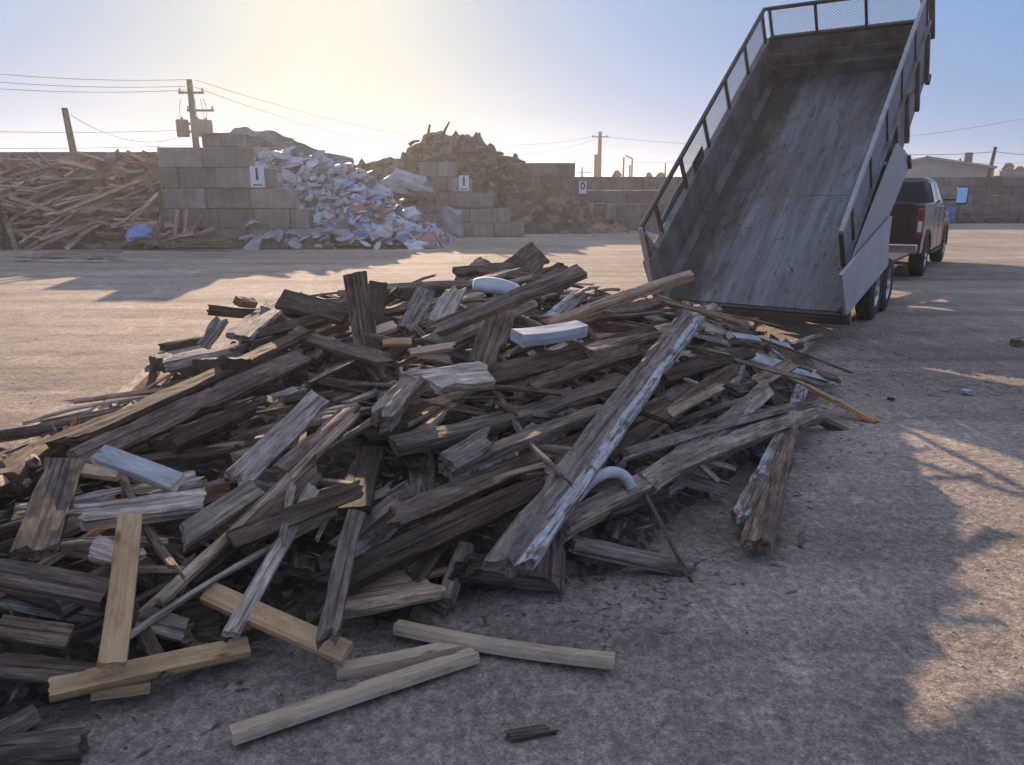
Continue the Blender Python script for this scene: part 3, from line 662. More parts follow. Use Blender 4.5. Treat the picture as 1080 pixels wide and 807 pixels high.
# hand placed pieces: x1 y1 x2 y2 width thick material rot lift roll label (image px are the 1080x807 photo)
HPK = [
 (71,466,322,352,.15,.045,'brown',.5,.12,-25,'long brown plank slanting up the left shoulder of the heap'),
 (82,486,318,378,.12,.045,'grey',.5,.07,15,'long grey plank just below the long brown plank on the left'),
 (5,512,78,455,.12,.10,'brown',.8,.03,0,'dark log with a bright orange broken tip at left edge'),
 (72,466,168,380,.09,.09,'grey',.7,.03,0,'round grey rail following the left outline of the heap'),
 (105,479,188,510,.085,.04,'white',.05,.17,0,'clean white painted board lying on the left of the heap'),
 (89,496,126,501,.05,.03,'palepine',.1,.13,0,'small pale strip under the clean white board'),
 (174,366,214,359,.09,.07,'dark',.6,.04,0,'dark stubby timber end poking out at upper left outline'),
 (168,381,250,390,.15,.12,'dark',.5,.02,0,'thick dark beam piece at the upper left edge of the heap'),
 (224,327,280,331,.08,.06,'dark',.5,.06,0,'short dark stick on the skyline above the lichen plate'),
 (250,318,268,320,.09,.07,'brown',.7,.10,0,'small dark stump end on the upper left skyline'),
 (252,355,300,316,.26,.04,'lichen',.8,.14,-10,'broad greyish slab tilted on the upper left skyline'),
 (296,316,366,334,.16,.045,'dark',.5,.12,0,'wide dark plank sloping down behind the broad slab'),
 (214,366,232,340,.20,.04,'lichen',.9,.10,-20,'pale lichen covered plate beside the dark stub'),
 (310,350,402,379,.10,.04,'grey',.7,.12,0,'grey split plank lying left of the upright splintered plank'),
 (262,356,345,335,.07,.04,'brown',.5,.12,20,'narrow brown lath below the broad slab'),
 (545,300,393,305,.06,.035,'grey',.3,.10,0,'thin straight lath running level across the skyline'),
 (462,347,614,286,.10,.05,'grey',.6,.18,0,'dark plank with a frayed top end below the pale blue foam'),
 (458,362,560,318,.12,.045,'grey',.6,.12,30,'grey plank alongside the frayed plank below the foam'),
 (545,356,613,346,.13,.07,'foam',.1,.22,-28,'flat pale blue board lying on top of the heap'),
 (580,342,730,290,.07,.05,'tan',.3,.16,-20,'long tan stick pointing up towards the trailer bed'),
 (451,404,513,396,.15,.06,'light',.6,.17,0,'whitish topped plank block near the centre of the heap'),
 (512,398,690,352,.13,.05,'brown',.5,.10,10,'brown plank reaching from the whitish block to the right'),
 (415,470,660,402,.12,.05,'grey',.5,.11,-25,'long grey plank crossing the heap centre, upper of the pair'),
 (420,545,705,425,.10,.05,'brown',.6,.12,0,'long brown beam crossing the heap centre, lower of the pair'),
 (470,497,640,432,.10,.045,'grey',.6,.14,-35,'narrow grey plank between the two long crossing planks'),
 (352,616,572,512,.11,.06,'dark',.5,.16,-12,'thick dark beam running down to the broken tan board'),
 (473,489,511,467,.11,.06,'light',.7,.16,0,'small light block resting on the crossing planks'),
 (537,594,730,334,.165,.075,'peelside',.7,.30,-8,'huge rotten plank with white paint along its right edge'),
 (594,558,862,439,.10,.08,'grey',.5,.17,-10,'long grey post pointing right from the foot of the heap'),
 (604,573,729,600,.075,.06,'grey',.25,.03,0,'straight grey stud lying on the ground before the heap'),
 (583,548,580,614,.13,.05,'brown',.7,.07,0,'short brown plank end beside the foot of the huge plank'),
 (490,601,596,612,.08,.07,'grey',.4,.03,0,'short grey log lying at the foot of the huge plank'),
 (492,575,470,634,.065,.05,'light',.4,.05,0,'small square post leaning left of the short grey log'),
 (348,634,446,616,.19,.045,'tan2',.9,.09,-38,'broken light brown board with ragged end at the heap front'),
 (376,543,347,668,.075,.05,'grey',.6,.20,0,'steep grey plank leaning down to the fresh boards'),
 (330,516,243,670,.06,.045,'light',.5,.15,0,'pale lath leaning down behind the fresh yellow board'),
 (375,517,243,570,.075,.045,'brown',.5,.22,-10,'brown lath crossing the tops of the leaning planks'),
 (372,440,168,634,.04,.035,'tan2',.4,.19,0,'very long thin lath slanting down the front left of the heap'),
 (270,516,194,566,.09,.05,'grey',.3,.15,0,'square cut blue grey plank left of the very long lath'),
 (336,421,252,504,.11,.05,'light',.5,.17,-15,'light grey plank in the middle left of the heap'),
 (367,437,296,500,.09,.06,'grey',.7,.15,20,'rough grey post beside the light grey middle left plank'),
 (67,488,37,580,.14,.045,'grey',.6,.16,0,'wide grey board standing at the left front of the heap'),
 (88,545,212,530,.10,.06,'light',.5,.14,-20,'blocky grey timber right of the wide grey board'),
 (0,606,114,628,.10,.06,'grey',.5,.13,-12,'thick grey timber lying across the left front'),
 (0,702,106,710,.08,.04,'brown',.5,.07,0,'flat brown plank below the thick grey timber at left'),
 (-6,794,86,784,.09,.06,'grey',.5,.04,0,'grey plank at the bottom left corner'),
 (-4,662,74,672,.08,.04,'brown',.8,.09,0,'rotten brown plank piece on the left edge'),
 (146,652,196,664,.09,.05,'light',.4,.08,0,'pale blue grey block behind the upright yellow board'),
 (0,774,40,752,.06,.04,'grey',.6,.03,0,'small grey splinter at the lower left'),
 (100,578,144,592,.09,.05,'light',.5,.14,0,'short grey block left of the upright yellow board top'),
 (137,640,170,700,.05,.04,'brown',.6,.08,0,'dark lath leaning by the foot of the upright yellow board'),
 (34,450,27,492,.115,.04,'grey',.5,.06,0,'grey board end sticking up at the far left outline'),
 (783,374,870,398,.10,.035,'white',.1,.08,0,'whitish blue board lying at the right tip of the heap'),
 (768,354,832,366,.06,.03,'white',.1,.06,0,'narrow white strip behind the whitish blue board'),
 (700,318,784,341,.07,.03,'tan',.7,.12,-15,'split tan board near the trailer sill'),
 (805,362,868,350,.06,.03,'tan2',.5,.06,0,'pale lath above the whitish blue board'),
 (830,373,866,353,.06,.03,'light',.4,.05,0,'short pale lath at the upper right tip'),
 (850,407,921,444,.06,.03,'orange',.8,.02,0,'bright orange splintered board lying right of the heap'),
 (796,404,834,384,.10,.05,'tan2',.7,.13,0,'brown chunk with pale upper edge at the right of the heap'),
 (680,511,808,410,.12,.06,'grey',.5,.13,0,'stout grey plank in the right part of the heap'),
 (645,480,770,392,.10,.05,'brown',.6,.11,20,'brown plank above the stout grey plank'),
 (780,545,846,408,.09,.05,'peel',.6,.10,0,'post with flaking white paint at the right end'),
 (797,574,840,424,.15,.06,'brown',.8,.08,-30,'dark ragged board beside the flaking white post'),
 (660,480,860,425,.06,.045,'grey',.5,.17,0,'slender grey branch like lath on the right side'),
 (700,398,790,372,.10,.045,'brown',.7,.12,0,'brown broken plank behind the stout grey plank'),
 (705,436,756,410,.07,.04,'tan2',.8,.14,0,'splintered tan piece right of the huge plank'),
 (600,340,700,318,.11,.045,'brown',.5,.08,0,'brown plank beneath the long tan stick'),
 (620,372,716,345,.10,.05,'grey',.6,.10,-20,'grey plank left of the top of the huge plank'),
 (560,410,668,372,.09,.045,'dark',.6,.12,0,'dark plank below the flat pale blue board'),
 (390,352,416,344,.07,.04,'palepine',.3,.14,0,'small bright chunk right of the upright splintered plank'),
 (404,362,434,361,.05,.03,'pine',.4,.13,0,'small yellow strip in the upper middle of the heap'),
 (432,372,476,366,.05,.03,'palepine',.5,.13,0,'cream splinter above the whitish topped block'),
 (405,440,440,402,.12,.09,'grey',.9,.15,0,'knotty grey stump in the middle of the heap'),
 (400,430,432,420,.14,.06,'brown',.9,.10,0,'rounded brown slab below the knotty grey stump'),
 (180,470,262,430,.09,.06,'dark',.8,.10,0,'dark rotten stick in the left hollow of the heap'),
 (196,612,262,560,.08,.05,'dark',.7,.10,0,'dark plank under the very long thin lath'),
 (436,610,470,560,.09,.05,'brown',.7,.08,0,'brown plank stub above the broken light brown board'),
 (60,640,130,600,.10,.06,'dark',.7,.10,0,'dark timber between the thick grey timber and upright board'),
 (270,560,330,500,.10,.06,'brown',.8,.13,0,'crumbling brown timber behind the crossing laths'),
 (640,540,700,520,.08,.05,'dark',.7,.08,0,'dark piece under the long grey post'),
 (510,285,600,300,.11,.04,'brown',.6,.10,0,'brown plank on the skyline behind the pale blue foam'),
 (480,287,540,282,.12,.05,'dark',.6,.14,0,'dark bark slab at the very top left of the peak'),
 # fresh lumber on the front
 (137,545,118,702,.083,.038,'pine',.03,.20,0,'fresh yellow board standing steeply at the left front'),
 (219,625,366,690,.083,.038,'pine',.03,.10,0,'fresh yellow board leaning across the front of the heap'),
 (52,728,262,682,.070,.038,'pine',.03,.08,-12,'long fresh yellow board lying level at the lower left'),
 (96,729,159,721,.06,.038,'pine',.03,.03,0,'short fresh stub under the long level yellow board'),
 (418,661,648,697,.068,.038,'palepine',.03,.05,-14,'pale fresh stud lying rightmost on the ground'),
 (354,708,486,681,.06,.038,'palepine',.03,.025,0,'middle one of three pale studs fanned on the ground'),
 (244,776,501,691,.068,.038,'palepine',.03,.025,-12,'long pale stud nearest the camera on the ground'),
]
edge_white = wood('flaked_white_edge', [(.06, .05, .04), (.13, .11, .10), (.2, .18, .16)], (.05, .04, .03), paint=(.46, .46, .45), paint_amt=.46)
def clear_lift(a, b_, t_, tol=.02):
    need = 0
    for k in range(1, 10):
        p = a.lerp(b_, k / 10); need = max(need, hq(p.x, p.y) - tol + t_ / 2 - p.z)
    return need
def place(x1, y1, x2, y2, W_, T, mat, rot, lift, roll, label, seed, name='weathered_plank', cat='plank'):
    L_ = lift
    for it in range(25):
        a = hit(x1, y1, L_); b_ = hit(x2, y2, L_)
        if a is None and b_ is None: a = atY(x1, y1, 7.0); b_ = atY(x2, y2, 7.2)
        elif a is None: a = atY(x1, y1, b_.y + .15)
        elif b_ is None: b_ = atY(x2, y2, a.y + .15)
        if clear_lift(a, b_, T) <= .012: break
        L_ += .012
    mid = (a + b_) / 2; nrm = hnorm(mid.x, mid.y) * .55 + (Vector((0, 0, EYE)) - mid).normalized() * .45
    if lift < .06: nrm = Vector((0, 0, 1))
    me = plank_mesh(name, (b_ - a).length, W_, T, [M[mat], edge_white] if mat == 'peelside' else M[mat], seed, rot, edge_mat=(mat == 'peelside'))
    o = bpy.data.objects.new(name, me); C.objects.link(o); o.matrix_world = frame_between(a, b_, nrm, roll)
    tag(o, label, cat); return o
NM = {'pine': ('pine_board', 'board'), 'palepine': ('pine_board', 'board'), 'white': ('painted_board', 'board'), 'orange': ('split_board', 'board'), 'foam': ('foam_board', 'foam board')}
for i, t in enumerate(HPK):
    nm, ct = NM.get(t[6], ('weathered_plank', 'plank'))
    place(*t, seed=500 + i, name=nm, cat=ct)
# upright pieces on the skyline (bottom on heap, top at the same distance)
for i, (x1, y1, x2, y2, W_, T, mt, rot, dy, label) in enumerate([
   (388,372,376,297,.15,.05,'brown',1.0,.12,'tall splintered brown plank standing upright on the heap'),
   (395,340,399,306,.12,.04,'brown',.6,.12,'short upright board right of the tall splintered plank'),
   (431,341,447,311,.14,.04,'lichen',.4,.25,'tilted speckled plank catching light on the upper heap'),
   (464,338,478,313,.15,.04,'light',.5,.25,'tilted pale plank right of the speckled one'),
   (511,380,527,336,.19,.045,'grey',.5,.35,'wide speckled grey board propped below the foam'),
   (560,296,590,283,.13,.05,'brown',.6,.3,'brown slab at the crest behind the frayed plank'),
   (536,292,566,269,.30,.05,'brown',.8,.3,'broad brown slab forming the peak of the heap'),
   (492,298,512,280,.22,.05,'grey',.9,.3,'grey broken slab at the crest left of the peak')]):
    a = hit(x1, y1, .06) or atY(x1, y1, 7.2); b_ = atY(x2, y2, a.y + dy)
    mid = (a + b_) / 2; nrm = (Vector((0, 0, EYE)) - mid).normalized() + Vector((-.2, 0, .2))
    o = bpy.data.objects.new('weathered_plank', plank_mesh('weathered_plank', (b_ - a).length + .1, W_, T, M[mt], 800 + i, rot)); C.objects.link(o)
    o.matrix_world = frame_between(a, b_, nrm); tag(o, label, 'plank')
# orange broken tip
p = hit(70, 458, .1) or atY(70, 458, 5.0)
mb = MB()
rr = random.Random(3)
for k in range(14):
    q = p + Vector((rr.gauss(0, .02), rr.gauss(0, .02), rr.gauss(0, .015))); mb.bar(q, q + Vector((rr.gauss(.01, .02), .03, rr.uniform(.01, .05))), .008, .006)
tag(mb.build('split_tip', M['orange']), 'bright orange splinters on the broken log end at far left', 'splinters')
# blue foam piece (curved slab)
a = hit(499, 300, .20) or atY(499, 300, 6.6); b_ = atY(554, 313, a.y + .05)
V = []; F = []; N = 12
x = (b_ - a).normalized(); nrm = Vector((0, -.5, .85)); z = (nrm - x * nrm.dot(x)).normalized(); y = z.cross(x); L = (b_ - a).length
for i in range(N + 1):
    u = i / N; e = (1 - abs(2 * u - 1) ** 4) ** .5 if 0 < u < 1 else .25
    c = a + (b_ - a) * u + z * (.035 * sin(pi * u)); wv = .075 * (.55 + .45 * e); tv = .03 * (.6 + .4 * e)
    for k in range(10):
        an = 2 * pi * k / 10; sx = math.copysign(abs(cos(an)) ** .5, cos(an)); sz = math.copysign(abs(sin(an)) ** .5, sin(an))
        V.append(c + y * sx * wv + z * sz * tv)
for i in range(N):
    for k in range(10): F.append([i * 10 + k, i * 10 + (k + 1) % 10, (i + 1) * 10 + (k + 1) % 10, (i + 1) * 10 + k])
F.append(list(range(10))[::-1]); F.append([N * 10 + k for k in range(10)])
tag(mk('foam_piece', V, F, M['foam'], smooth=True), 'rounded pale blue foam slab lying near the peak of the heap', 'foam piece')
# white curved pipe / trim
pp = [hit(605, 529, .13), hit(618, 513, .15), hit(632, 502, .17), hit(646, 498, .18), hit(658, 502, .17), hit(667, 515, .15)]
pp = [q for q in pp if q]
sm = []
for i in range(len(pp) - 1):
    for k in range(4):
        t = k / 4; p0 = pp[max(i - 1, 0)]; p1 = pp[i]; p2 = pp[i + 1]; p3 = pp[min(i + 2, len(pp) - 1)]
        sm.append(.5 * ((2 * p1) + (p2 - p0) * t + (2 * p0 - 5 * p1 + 4 * p2 - p3) * t * t + (3 * p1 - p0 - 3 * p2 + p3) * t ** 3))
sm.append(pp[-1])
tag(MB().tube(sm, .026, 10).build('bent_pipe', M['pvc'], smooth=True), 'white bent plastic pipe hooked under the huge painted plank', 'pipe')
# small loose bits around
for (x1, y1, x2, y2, W_, T, mt, lb) in [
   (537, 776, 577, 770, .035, .02, 'brown', 'small dark wood chip lying at the bottom centre'),
   (846, 562, 844, 577, .02, .015, 'dark', 'tiny dark stick on the ground right of the ragged board'),
   (430, 655, 452, 660, .04, .03, 'dark', 'small dark chunk above the rightmost pale stud'),
   (937, 420, 943, 421, .03, .02, 'brown', 'tiny brown chunk on the ground right of the orange board'),
   (1015, 412, 1023, 414, .06, .03, 'white', 'tiny white scrap on the ground at the right'),
   (1071, 362, 1090, 357, .12, .07, 'brown', 'brown timber end at the right picture edge'),
   (1, 767, 36, 762, .03, .02, 'light', 'thin pale splinter at the lower left edge')]:
    a = atZ(x1, y1, T / 2 + .004); b_ = atZ(x2, y2, T / 2 + .004)
    o = bpy.data.objects.new('wood_scrap', plank_mesh('wood_scrap', (b_ - a).length, W_, T, M[mt], int(x1), .8)); C.objects.link(o)
    o.matrix_world = frame_between(a, b_, Vector((0, 0, 1))); tag(o, lb, 'wood scrap')

# gravel and chips
rg = random.Random(5); mb = MB()
def bit(mb, x, y, z, s, flat=.6, el=1):
    b0 = len(mb.V); a = rg.uniform(0, pi)
    for (i, j, k) in ((1, 0, 0), (0, 1, 0), (-1, 0, 0), (0, -1, 0), (0, 0, 1), (0, 0, -.4)):
        q = Vector((i * el * rg.uniform(.7, 1.2), j * rg.uniform(.7, 1.2), k * flat)) * s
        mb.V.append(Vector((x + q.x * cos(a) - q.y * sin(a), y + q.x * sin(a) + q.y * cos(a), z + q.z)))
    for f in ((0, 1, 4), (1, 2, 4), (2, 3, 4), (3, 0, 4), (1, 0, 5), (2, 1, 5), (3, 2, 5), (0, 3, 5)): mb.F.append([b0 + q for q in f])
for i in range(9000):
    y = 1.4 + 13 * rg.random() ** 1.6; x = rg.uniform(-.75, .75) * (y + .6)
    if sd(x, y) > .3: continue
    bit(mb, x, y, gz(x, y), rg.choice((.002, .0025, .003, .004, .005, .008)) * (1 + y * .05))
tag(mb.build('gravel', M['rock']), 'loose gravel scattered over the yard', 'gravel', kind='stuff')
mb = MB()
for i in range(1700):
    k = rg.randrange(len(HP)); a = HP[k]; b_ = HP[(k + 1) % len(HP)]; t = rg.random()
    x = a[0] + (b_[0] - a[0]) * t + rg.gauss(0, .2); y = a[1] + (b_[1] - a[1]) * t + rg.gauss(0, .2)
    bit(mb, x, y, gz(x, y) + .003, rg.choice((.004, .006, .009)), .4, rg.uniform(1.5, 4.5))
for i in range(700):
    x = rg.uniform(1.5, 4.5); y = rg.uniform(6, 9.5); bit(mb, x, y, gz(x, y) + .003, rg.choice((.006, .009, .012)), .4, rg.uniform(1.5, 4.5))
for i in range(6000):
    x = rg.uniform(-3, 2.6); y = rg.uniform(2, 8)
    if sd(x, y) > .1: bit(mb, x, y, hq(x, y) * .9 - .03 + rg.uniform(0, .06), rg.choice((.006, .009, .012)), .4, rg.uniform(3, 9))
tag(mb.build('wood_chips', M['chip']), 'wood chips and splinters strewn around the heap', 'wood chips', kind='stuff')

# ------------------------------------------------------------ far lumber heap (left)
G_L = 'boards in the reddish scrap lumber heap'
fl = []
rl = random.Random(41)
for i in range(14):
    L = rl.uniform(.9, 3.2); me = plank_mesh('scrap_board', L, rl.choice((.09, .09, .14)), .045, M[rl.choice(('redwood', 'redwood', 'tan', 'tan2'))], 900 + i, .25)
    fl.append((bpy.data.objects.new('scrap_board', me), L))
uf = set()
for i in range(175):
    k = rl.randrange(14); src, L = fl[k]; o = src if k not in uf else src.copy(); uf.add(k); C.objects.link(o)
    x = rl.uniform(-19, -11.0); t = rl.random(); y = 23.45 + 2.0 * t; z = 2.6 * t ** .85 + rl.uniform(.03, .38)
    ps = rl.choice((rl.gauss(3, 10), rl.gauss(28, 12), rl.gauss(-28, 16)))
    d = Vector((cos(radians(ps)), rl.gauss(.35, .3), sin(radians(ps)) * .8)).normalized() * L / 2; c = Vector((x, y - .1, min(z + abs(d.z) * .2, (2.72 if x < -14 else 2.9) - abs(d.z))))
    o.matrix_world = frame_between(c - d, c + d, Vector((0, -1, 1)), rl.uniform(-30, 30))
    tag(o, 'one of the tangled reddish boards in the far left lumber heap', 'board', G_L)
for (x1, y1, x2, y2, mt, W_, lb) in [
    (70, 263, 108, 229, 'light', .16, 'broad pale plank leaning low on the far left lumber heap'),
    (124, 137 + 45, 122, 160, 'tan2', .22, 'stubby post sticking up from the far left lumber heap'),
    (60, 226, 150, 190, 'tan', .12, 'long board crossing the reddish lumber heap diagonally')]:
    a = atY(x1, y1, 23.3 if y1 > 215 else 25.2); b_ = atY(x2, y2, a.y + .5)
    o = bpy.data.objects.new('scrap_board', plank_mesh('scrap_board', (b_ - a).length, W_, .06, M[mt], x1, .2)); C.objects.link(o)
    o.matrix_world = frame_between(a, b_, Vector((0, -1, .5))); tag(o, lb, 'board')
G_W = 'boards spilling over the foot of the numbered wall'
for i in range(24):
    k = rl.randrange(14); src, L = fl[k]; o = src.copy(); C.objects.link(o)
    x = rl.uniform(-11.4, -9.6); t = rl.random(); z = .15 + (1 - (x + 11.4) / 1.8) * 1.5 * t; c = Vector((x, 23.35 - .5 * (1 - t) * rl.random(), z))
    ps = rl.gauss(40, 30) if rl.random() < .6 else rl.gauss(0, 12); d = Vector((cos(radians(ps)), rl.gauss(0, .12), sin(radians(ps)))).normalized() * min(L, 1.9) / 2
    if c.z < abs(d.z) + .05: c.z = abs(d.z) + .05
    c.y = min(c.y, 23.5 - abs(d.y)); o.scale = (1, 1, 1)
    o.matrix_world = frame_between(c - d, c + d, Vector((0, -1, .4)), rl.uniform(-30, 30)) @ Matrix.Diagonal((min(L, 1.9) / L, 1, 1, 1))
    tag(o, 'one of the tangled boards leaning over the left foot of the numbered block wall', 'board', G_W)
# small stacks near the wall foot
G_S = 'cut boards stacked by the wall foot'
for i in range(9):
    a = atY(190 + rl.uniform(-5, 8), 259, 23.0 + rl.uniform(-.4, .3)); a.z = .04 + (i % 4) * .09; b_ = a + Vector((rl.uniform(1.1, 1.6), rl.uniform(-.2, .2), rl.uniform(-.02, .05)))
    o = bpy.data.objects.new('stacked_board', plank_mesh('stacked_board', (b_ - a).length, .12, .05, M['tan'], 30 + i, .1)); C.objects.link(o)
    o.matrix_world = frame_between(a, b_, Vector((0, 0, 1))); tag(o, 'one of the short tan boards stacked at the left foot of the numbered wall', 'board', G_S)
# flat bundle of strips on the ground
G_T = 'pale strips lying flat on the ground at far left'
for i in range(16):
    a = atZ(rl.uniform(15, 60), rl.uniform(266, 277), .03); b_ = a + Vector((rl.uniform(.8, 2.2), rl.uniform(-.25, .25), rl.uniform(-.01, .02)))
    o = bpy.data.objects.new('ground_strip', plank_mesh('ground_strip', (b_ - a).length, .08, .03, M['light'], 60 + i, .1)); C.objects.link(o)
    o.matrix_world = frame_between(a, b_, Vector((0, 0, 1))); tag(o, 'one of the pale strips lying flat before the far left lumber heap', 'strip', G_T)
# blue bag
def crumple(c, s, seed, mat, name, label, cat, group=None, flat=.5):
    V = []; F = []; nu, nv = 9, 7; rc = random.Random(seed); ax = rc.uniform(0, pi)
    for j in range(nv):
        th = pi * j / (nv - 1)
        for i in range(nu):
            ph = 2 * pi * i / nu; d = Vector((sin(th) * cos(ph) * s[0], sin(th) * sin(ph) * s[1], cos(th) * s[2]))
            d *= 1 + .55 * noise.noise(d * 3 / max(s) + Vector((seed, 0, 0)))
            V.append((d.x * cos(ax) - d.y * sin(ax), d.x * sin(ax) + d.y * cos(ax), d.z))
    for j in range(nv - 1):
        for i in range(nu): F.append([j * nu + i, (j + 1) * nu + i, (j + 1) * nu + (i + 1) % nu, j * nu + (i + 1) % nu])
    o = mk(name, V, F, mat); o.location = c; o.rotation_euler = (rc.gauss(.5, .25), rc.gauss(0, .3), 0); tag(o, label, cat, group); return o
crumple(atY(148, 246, 23.1), (.42, .3, .2), 3, M['sheetb'], 'plastic_bag', 'crumpled light blue plastic bag in the reddish lumber heap', 'bag')
crumple(atY(160, 252, 23.3), (.3, .22, .22), 4, M['sheetg'], 'plastic_bag', 'dull grey sack beside the light blue bag', 'bag')
# plastic sheets over heap 2
G_P = 'crumpled plastic sheets on the rubbish heap'
rp = random.Random(77)
tab2 = lerpf([(-10.4, .6), (-9.6, 2.4), (-8.9, 3.0), (-7.9, 3.15), (-7.0, 3.05), (-6.0, 2.9), (-4.7, 2.15), (-3.6, 1.15), (-2.6, .35), (-2.0, 0)])
for i in range(285):
    x = rp.uniform(-8.3, -2.5); pk = tab2(x); t = rp.random() ** .8; y = 23.35 + 3.2 * t
    z = pk * max(.01, t) ** .85 + .06
    c_, wd = rp.choice((('w', 'white'), ('w', 'white'), ('g', 'grey'), ('g', 'grey'), ('b', 'blue'), ('b', 'blue'), ('g', 'grey'), ('r', 'red')) if x > -5.6 else (('w', 'white'), ('g', 'grey'), ('g', 'grey'), ('g', 'grey')))
    s_ = rp.choice((rp.uniform(.04, .10), rp.uniform(.06, .14), rp.uniform(.06, .16), rp.uniform(.14, .32)))
    crumple((x, y, z - s_ * .1), (s_ * 1.4, s_ * .9, s_ * rp.uniform(.10, .22)), i + 10, M['sheet' + c_], 'plastic_sheet', 'one of the crumpled %s sheets on the plastic rubbish heap' % wd, 'plastic sheet', 'crumpled %s sheets on the rubbish heap' % wd)
# splinter sticks on plastics heap foot and dark heap
G_R = 'broken limbs on the dark brown heap'
for i in range(70):
    x = rp.uniform(-5.4, .3); tz = lerpf([(-6.2, 0), (-5.6, 2.9), (-4.7, 4.0), (-3.6, 4.5), (-2.4, 4.35), (-1.4, 4.2), (-.4, 3.5), (1.0, 2.95), (2.4, 2.3)])(x)
    t = rp.uniform(.35, 1); y = 32.8 + 4.2 * t; z = tz * t ** .85
    L = rp.uniform(.35, 1.0); d = Vector((rp.gauss(0, .8), rp.gauss(0, .3), rp.uniform(-.3, .55) * (.8 if x < -1 else .3))).normalized() * L
    r = rp.uniform(.05, .16); o = MB().tube([(0, 0, 0), d * .5 + Vector((0, 0, .06)), d], r, 6, r2=r * .5).build('broken_limb', M['pole']); o.location = (x, y, z)
    tag(o, 'one of the broken limbs sticking out of the dark brown heap', 'branch', G_R)
G_B = 'sticks at the foot of the rubbish heap'
for i in range(60):
    x = rp.uniform(-6.0, -2.2); y = 23.6 + rp.uniform(0, 1.9); z = lerpf([(-7, 1.0), (-4.5, .7), (-2.0, .05)])(x) * (y - 23.4) / 2 + .05
    a = Vector((x, y, z)); d = Vector((rp.gauss(0, 1), rp.gauss(0, .5), rp.gauss(0, .35))).normalized() * rp.uniform(.25, .6)
    o = MB().bar(a - d, a + d, .05, .03).build('stick', M[rp.choice(('tan2', 'light', 'grey'))]); tag(o, 'one of the loose sticks along the foot of the plastic rubbish heap', 'stick', G_B)
# long stick at the heap's right and grey tarp
p = atY(600, 184, 37); a = atY(530, 172, 37.2)
tag(MB().tube([a, (a + p) / 2 + Vector((0, 0, .1)), p - Vector((.9, 0, -.25))], .14, 6, r2=.08).build('fallen_trunk', M['pole']), 'thin trunk jutting right from the dark brown heap', 'trunk')
crumple(atY(432, 196, 31.0), (1.05, .5, .42), 91, M['sheetg'], 'tarp', 'grey crumpled tarp left of the plain block pier', 'tarp')
crumple(atY(478, 238, 30.0), (.4, .4, .75), 92, M['sheetg'], 'tarp', 'upright pale crumpled sheet beside the block pier', 'tarp')
# slatted panel at far left
r0 = empty('slat_fence', (-16.5, 23.2, 0)); tag(r0, 'grey horizontal slat panel standing at the far left edge', 'fence')
mb = MB()
for k in range(8): mb.box((0, 0, .12 + k * .22), (2.6, .06, .17))
mb.build('slats', M['sidesteel'], r0); MB().box((1.25, -.1, .95), (.1, .1, 1.9)).build('post', M['black'], r0)
o = MB().bar(atY(8, 236, 22.8), atY(17, 263, 22.9), .12, .08).build('leaning_post', M['light']); tag(o, 'pale post leaning against the grey slat panel', 'post')

# ------------------------------------------------------------ utility poles, wires, buildings, trees
def pole(px, ytop, Y, r=.15, lean=0, label='', arms=(), name='utility_pole', cans=False, fat=False):
    top = atY(px, ytop, Y); root = empty(name, (top.x - lean, Y, 0)); tag(root, label, 'utility pole')
    MB().tube([(0, 0, 0), (lean * .5, 0, top.z * .5), (lean, 0, top.z)], r * 1.25, 10, r2=r * .8).build('pole_shaft', M['pole'], root, smooth=True)
    for (dz, hw, dx) in arms:
        MB().box((lean + dx, -.14, top.z - dz), (hw * 2, .1, .12)).build('crossarm', M['pole'], root)
        mb = MB()
        for s_ in (-.9, .9): mb.tube([(lean + dx + hw * s_, -.14, top.z - dz + .06), (lean + dx + hw * s_, -.14, top.z - dz + .26)], .05, 8)
        mb.build('insulators', M['can'], root)
    if cans:
        for (dx, dy) in ((-.62, -.1), (.38, -.35), (.72, .1)):
            MB().lathe([(-.5, 0), (-.5, .33), (-.45, .37), (.42, .37), (.48, .33), (.52, .1), (.62, .06), (.62, 0)], (lean + dx, dy, top.z - 2.75), 'z', 16).build('transformer_can', M['can'], root, smooth=True)
        MB().box((lean, -.1, top.z - 2.5), (1.4, .1, .12)).build('bracket', M['pole'], root)
        MB().box((lean, -.1, top.z - 2.95), (1.2, .1, .1)).build('bracket', M['pole'], root)
        mb = MB()
        for dx in (-.6, .35, .7, .9): mb.tube([(lean + dx, -.2, top.z - 2.2), (lean + dx * 1.1, -.25, top.z - 1.7), (lean + dx * .9, -.2, top.z - 1.1)], .015, 5)
        mb.build('jumper_wires', M['wire'], root)
    if fat: MB().tube([(.0 - r * 1.3, 0, 0), (-r * 1.3, 0, top.z - 2.6)], r * 1.1, 10).build('riser_pipe', M['pole'], root, smooth=True)
    return top
tA = pole(68, 114, 42, .19, -.45, 'leaning bare pole at the left above the lumber heap')
tB = pole(199.5, 84, 48, .2, -.1, 'tall pole with three grey transformers on the left', arms=((.75, .75, .1), (1.75, .8, .55)), cans=True)
tC = pole(633, 139, 95, .27, 0, 'utility pole with a short crossarm right of centre', arms=((.6, 1.0, 0),), fat=True)
G_D = 'small distant poles'
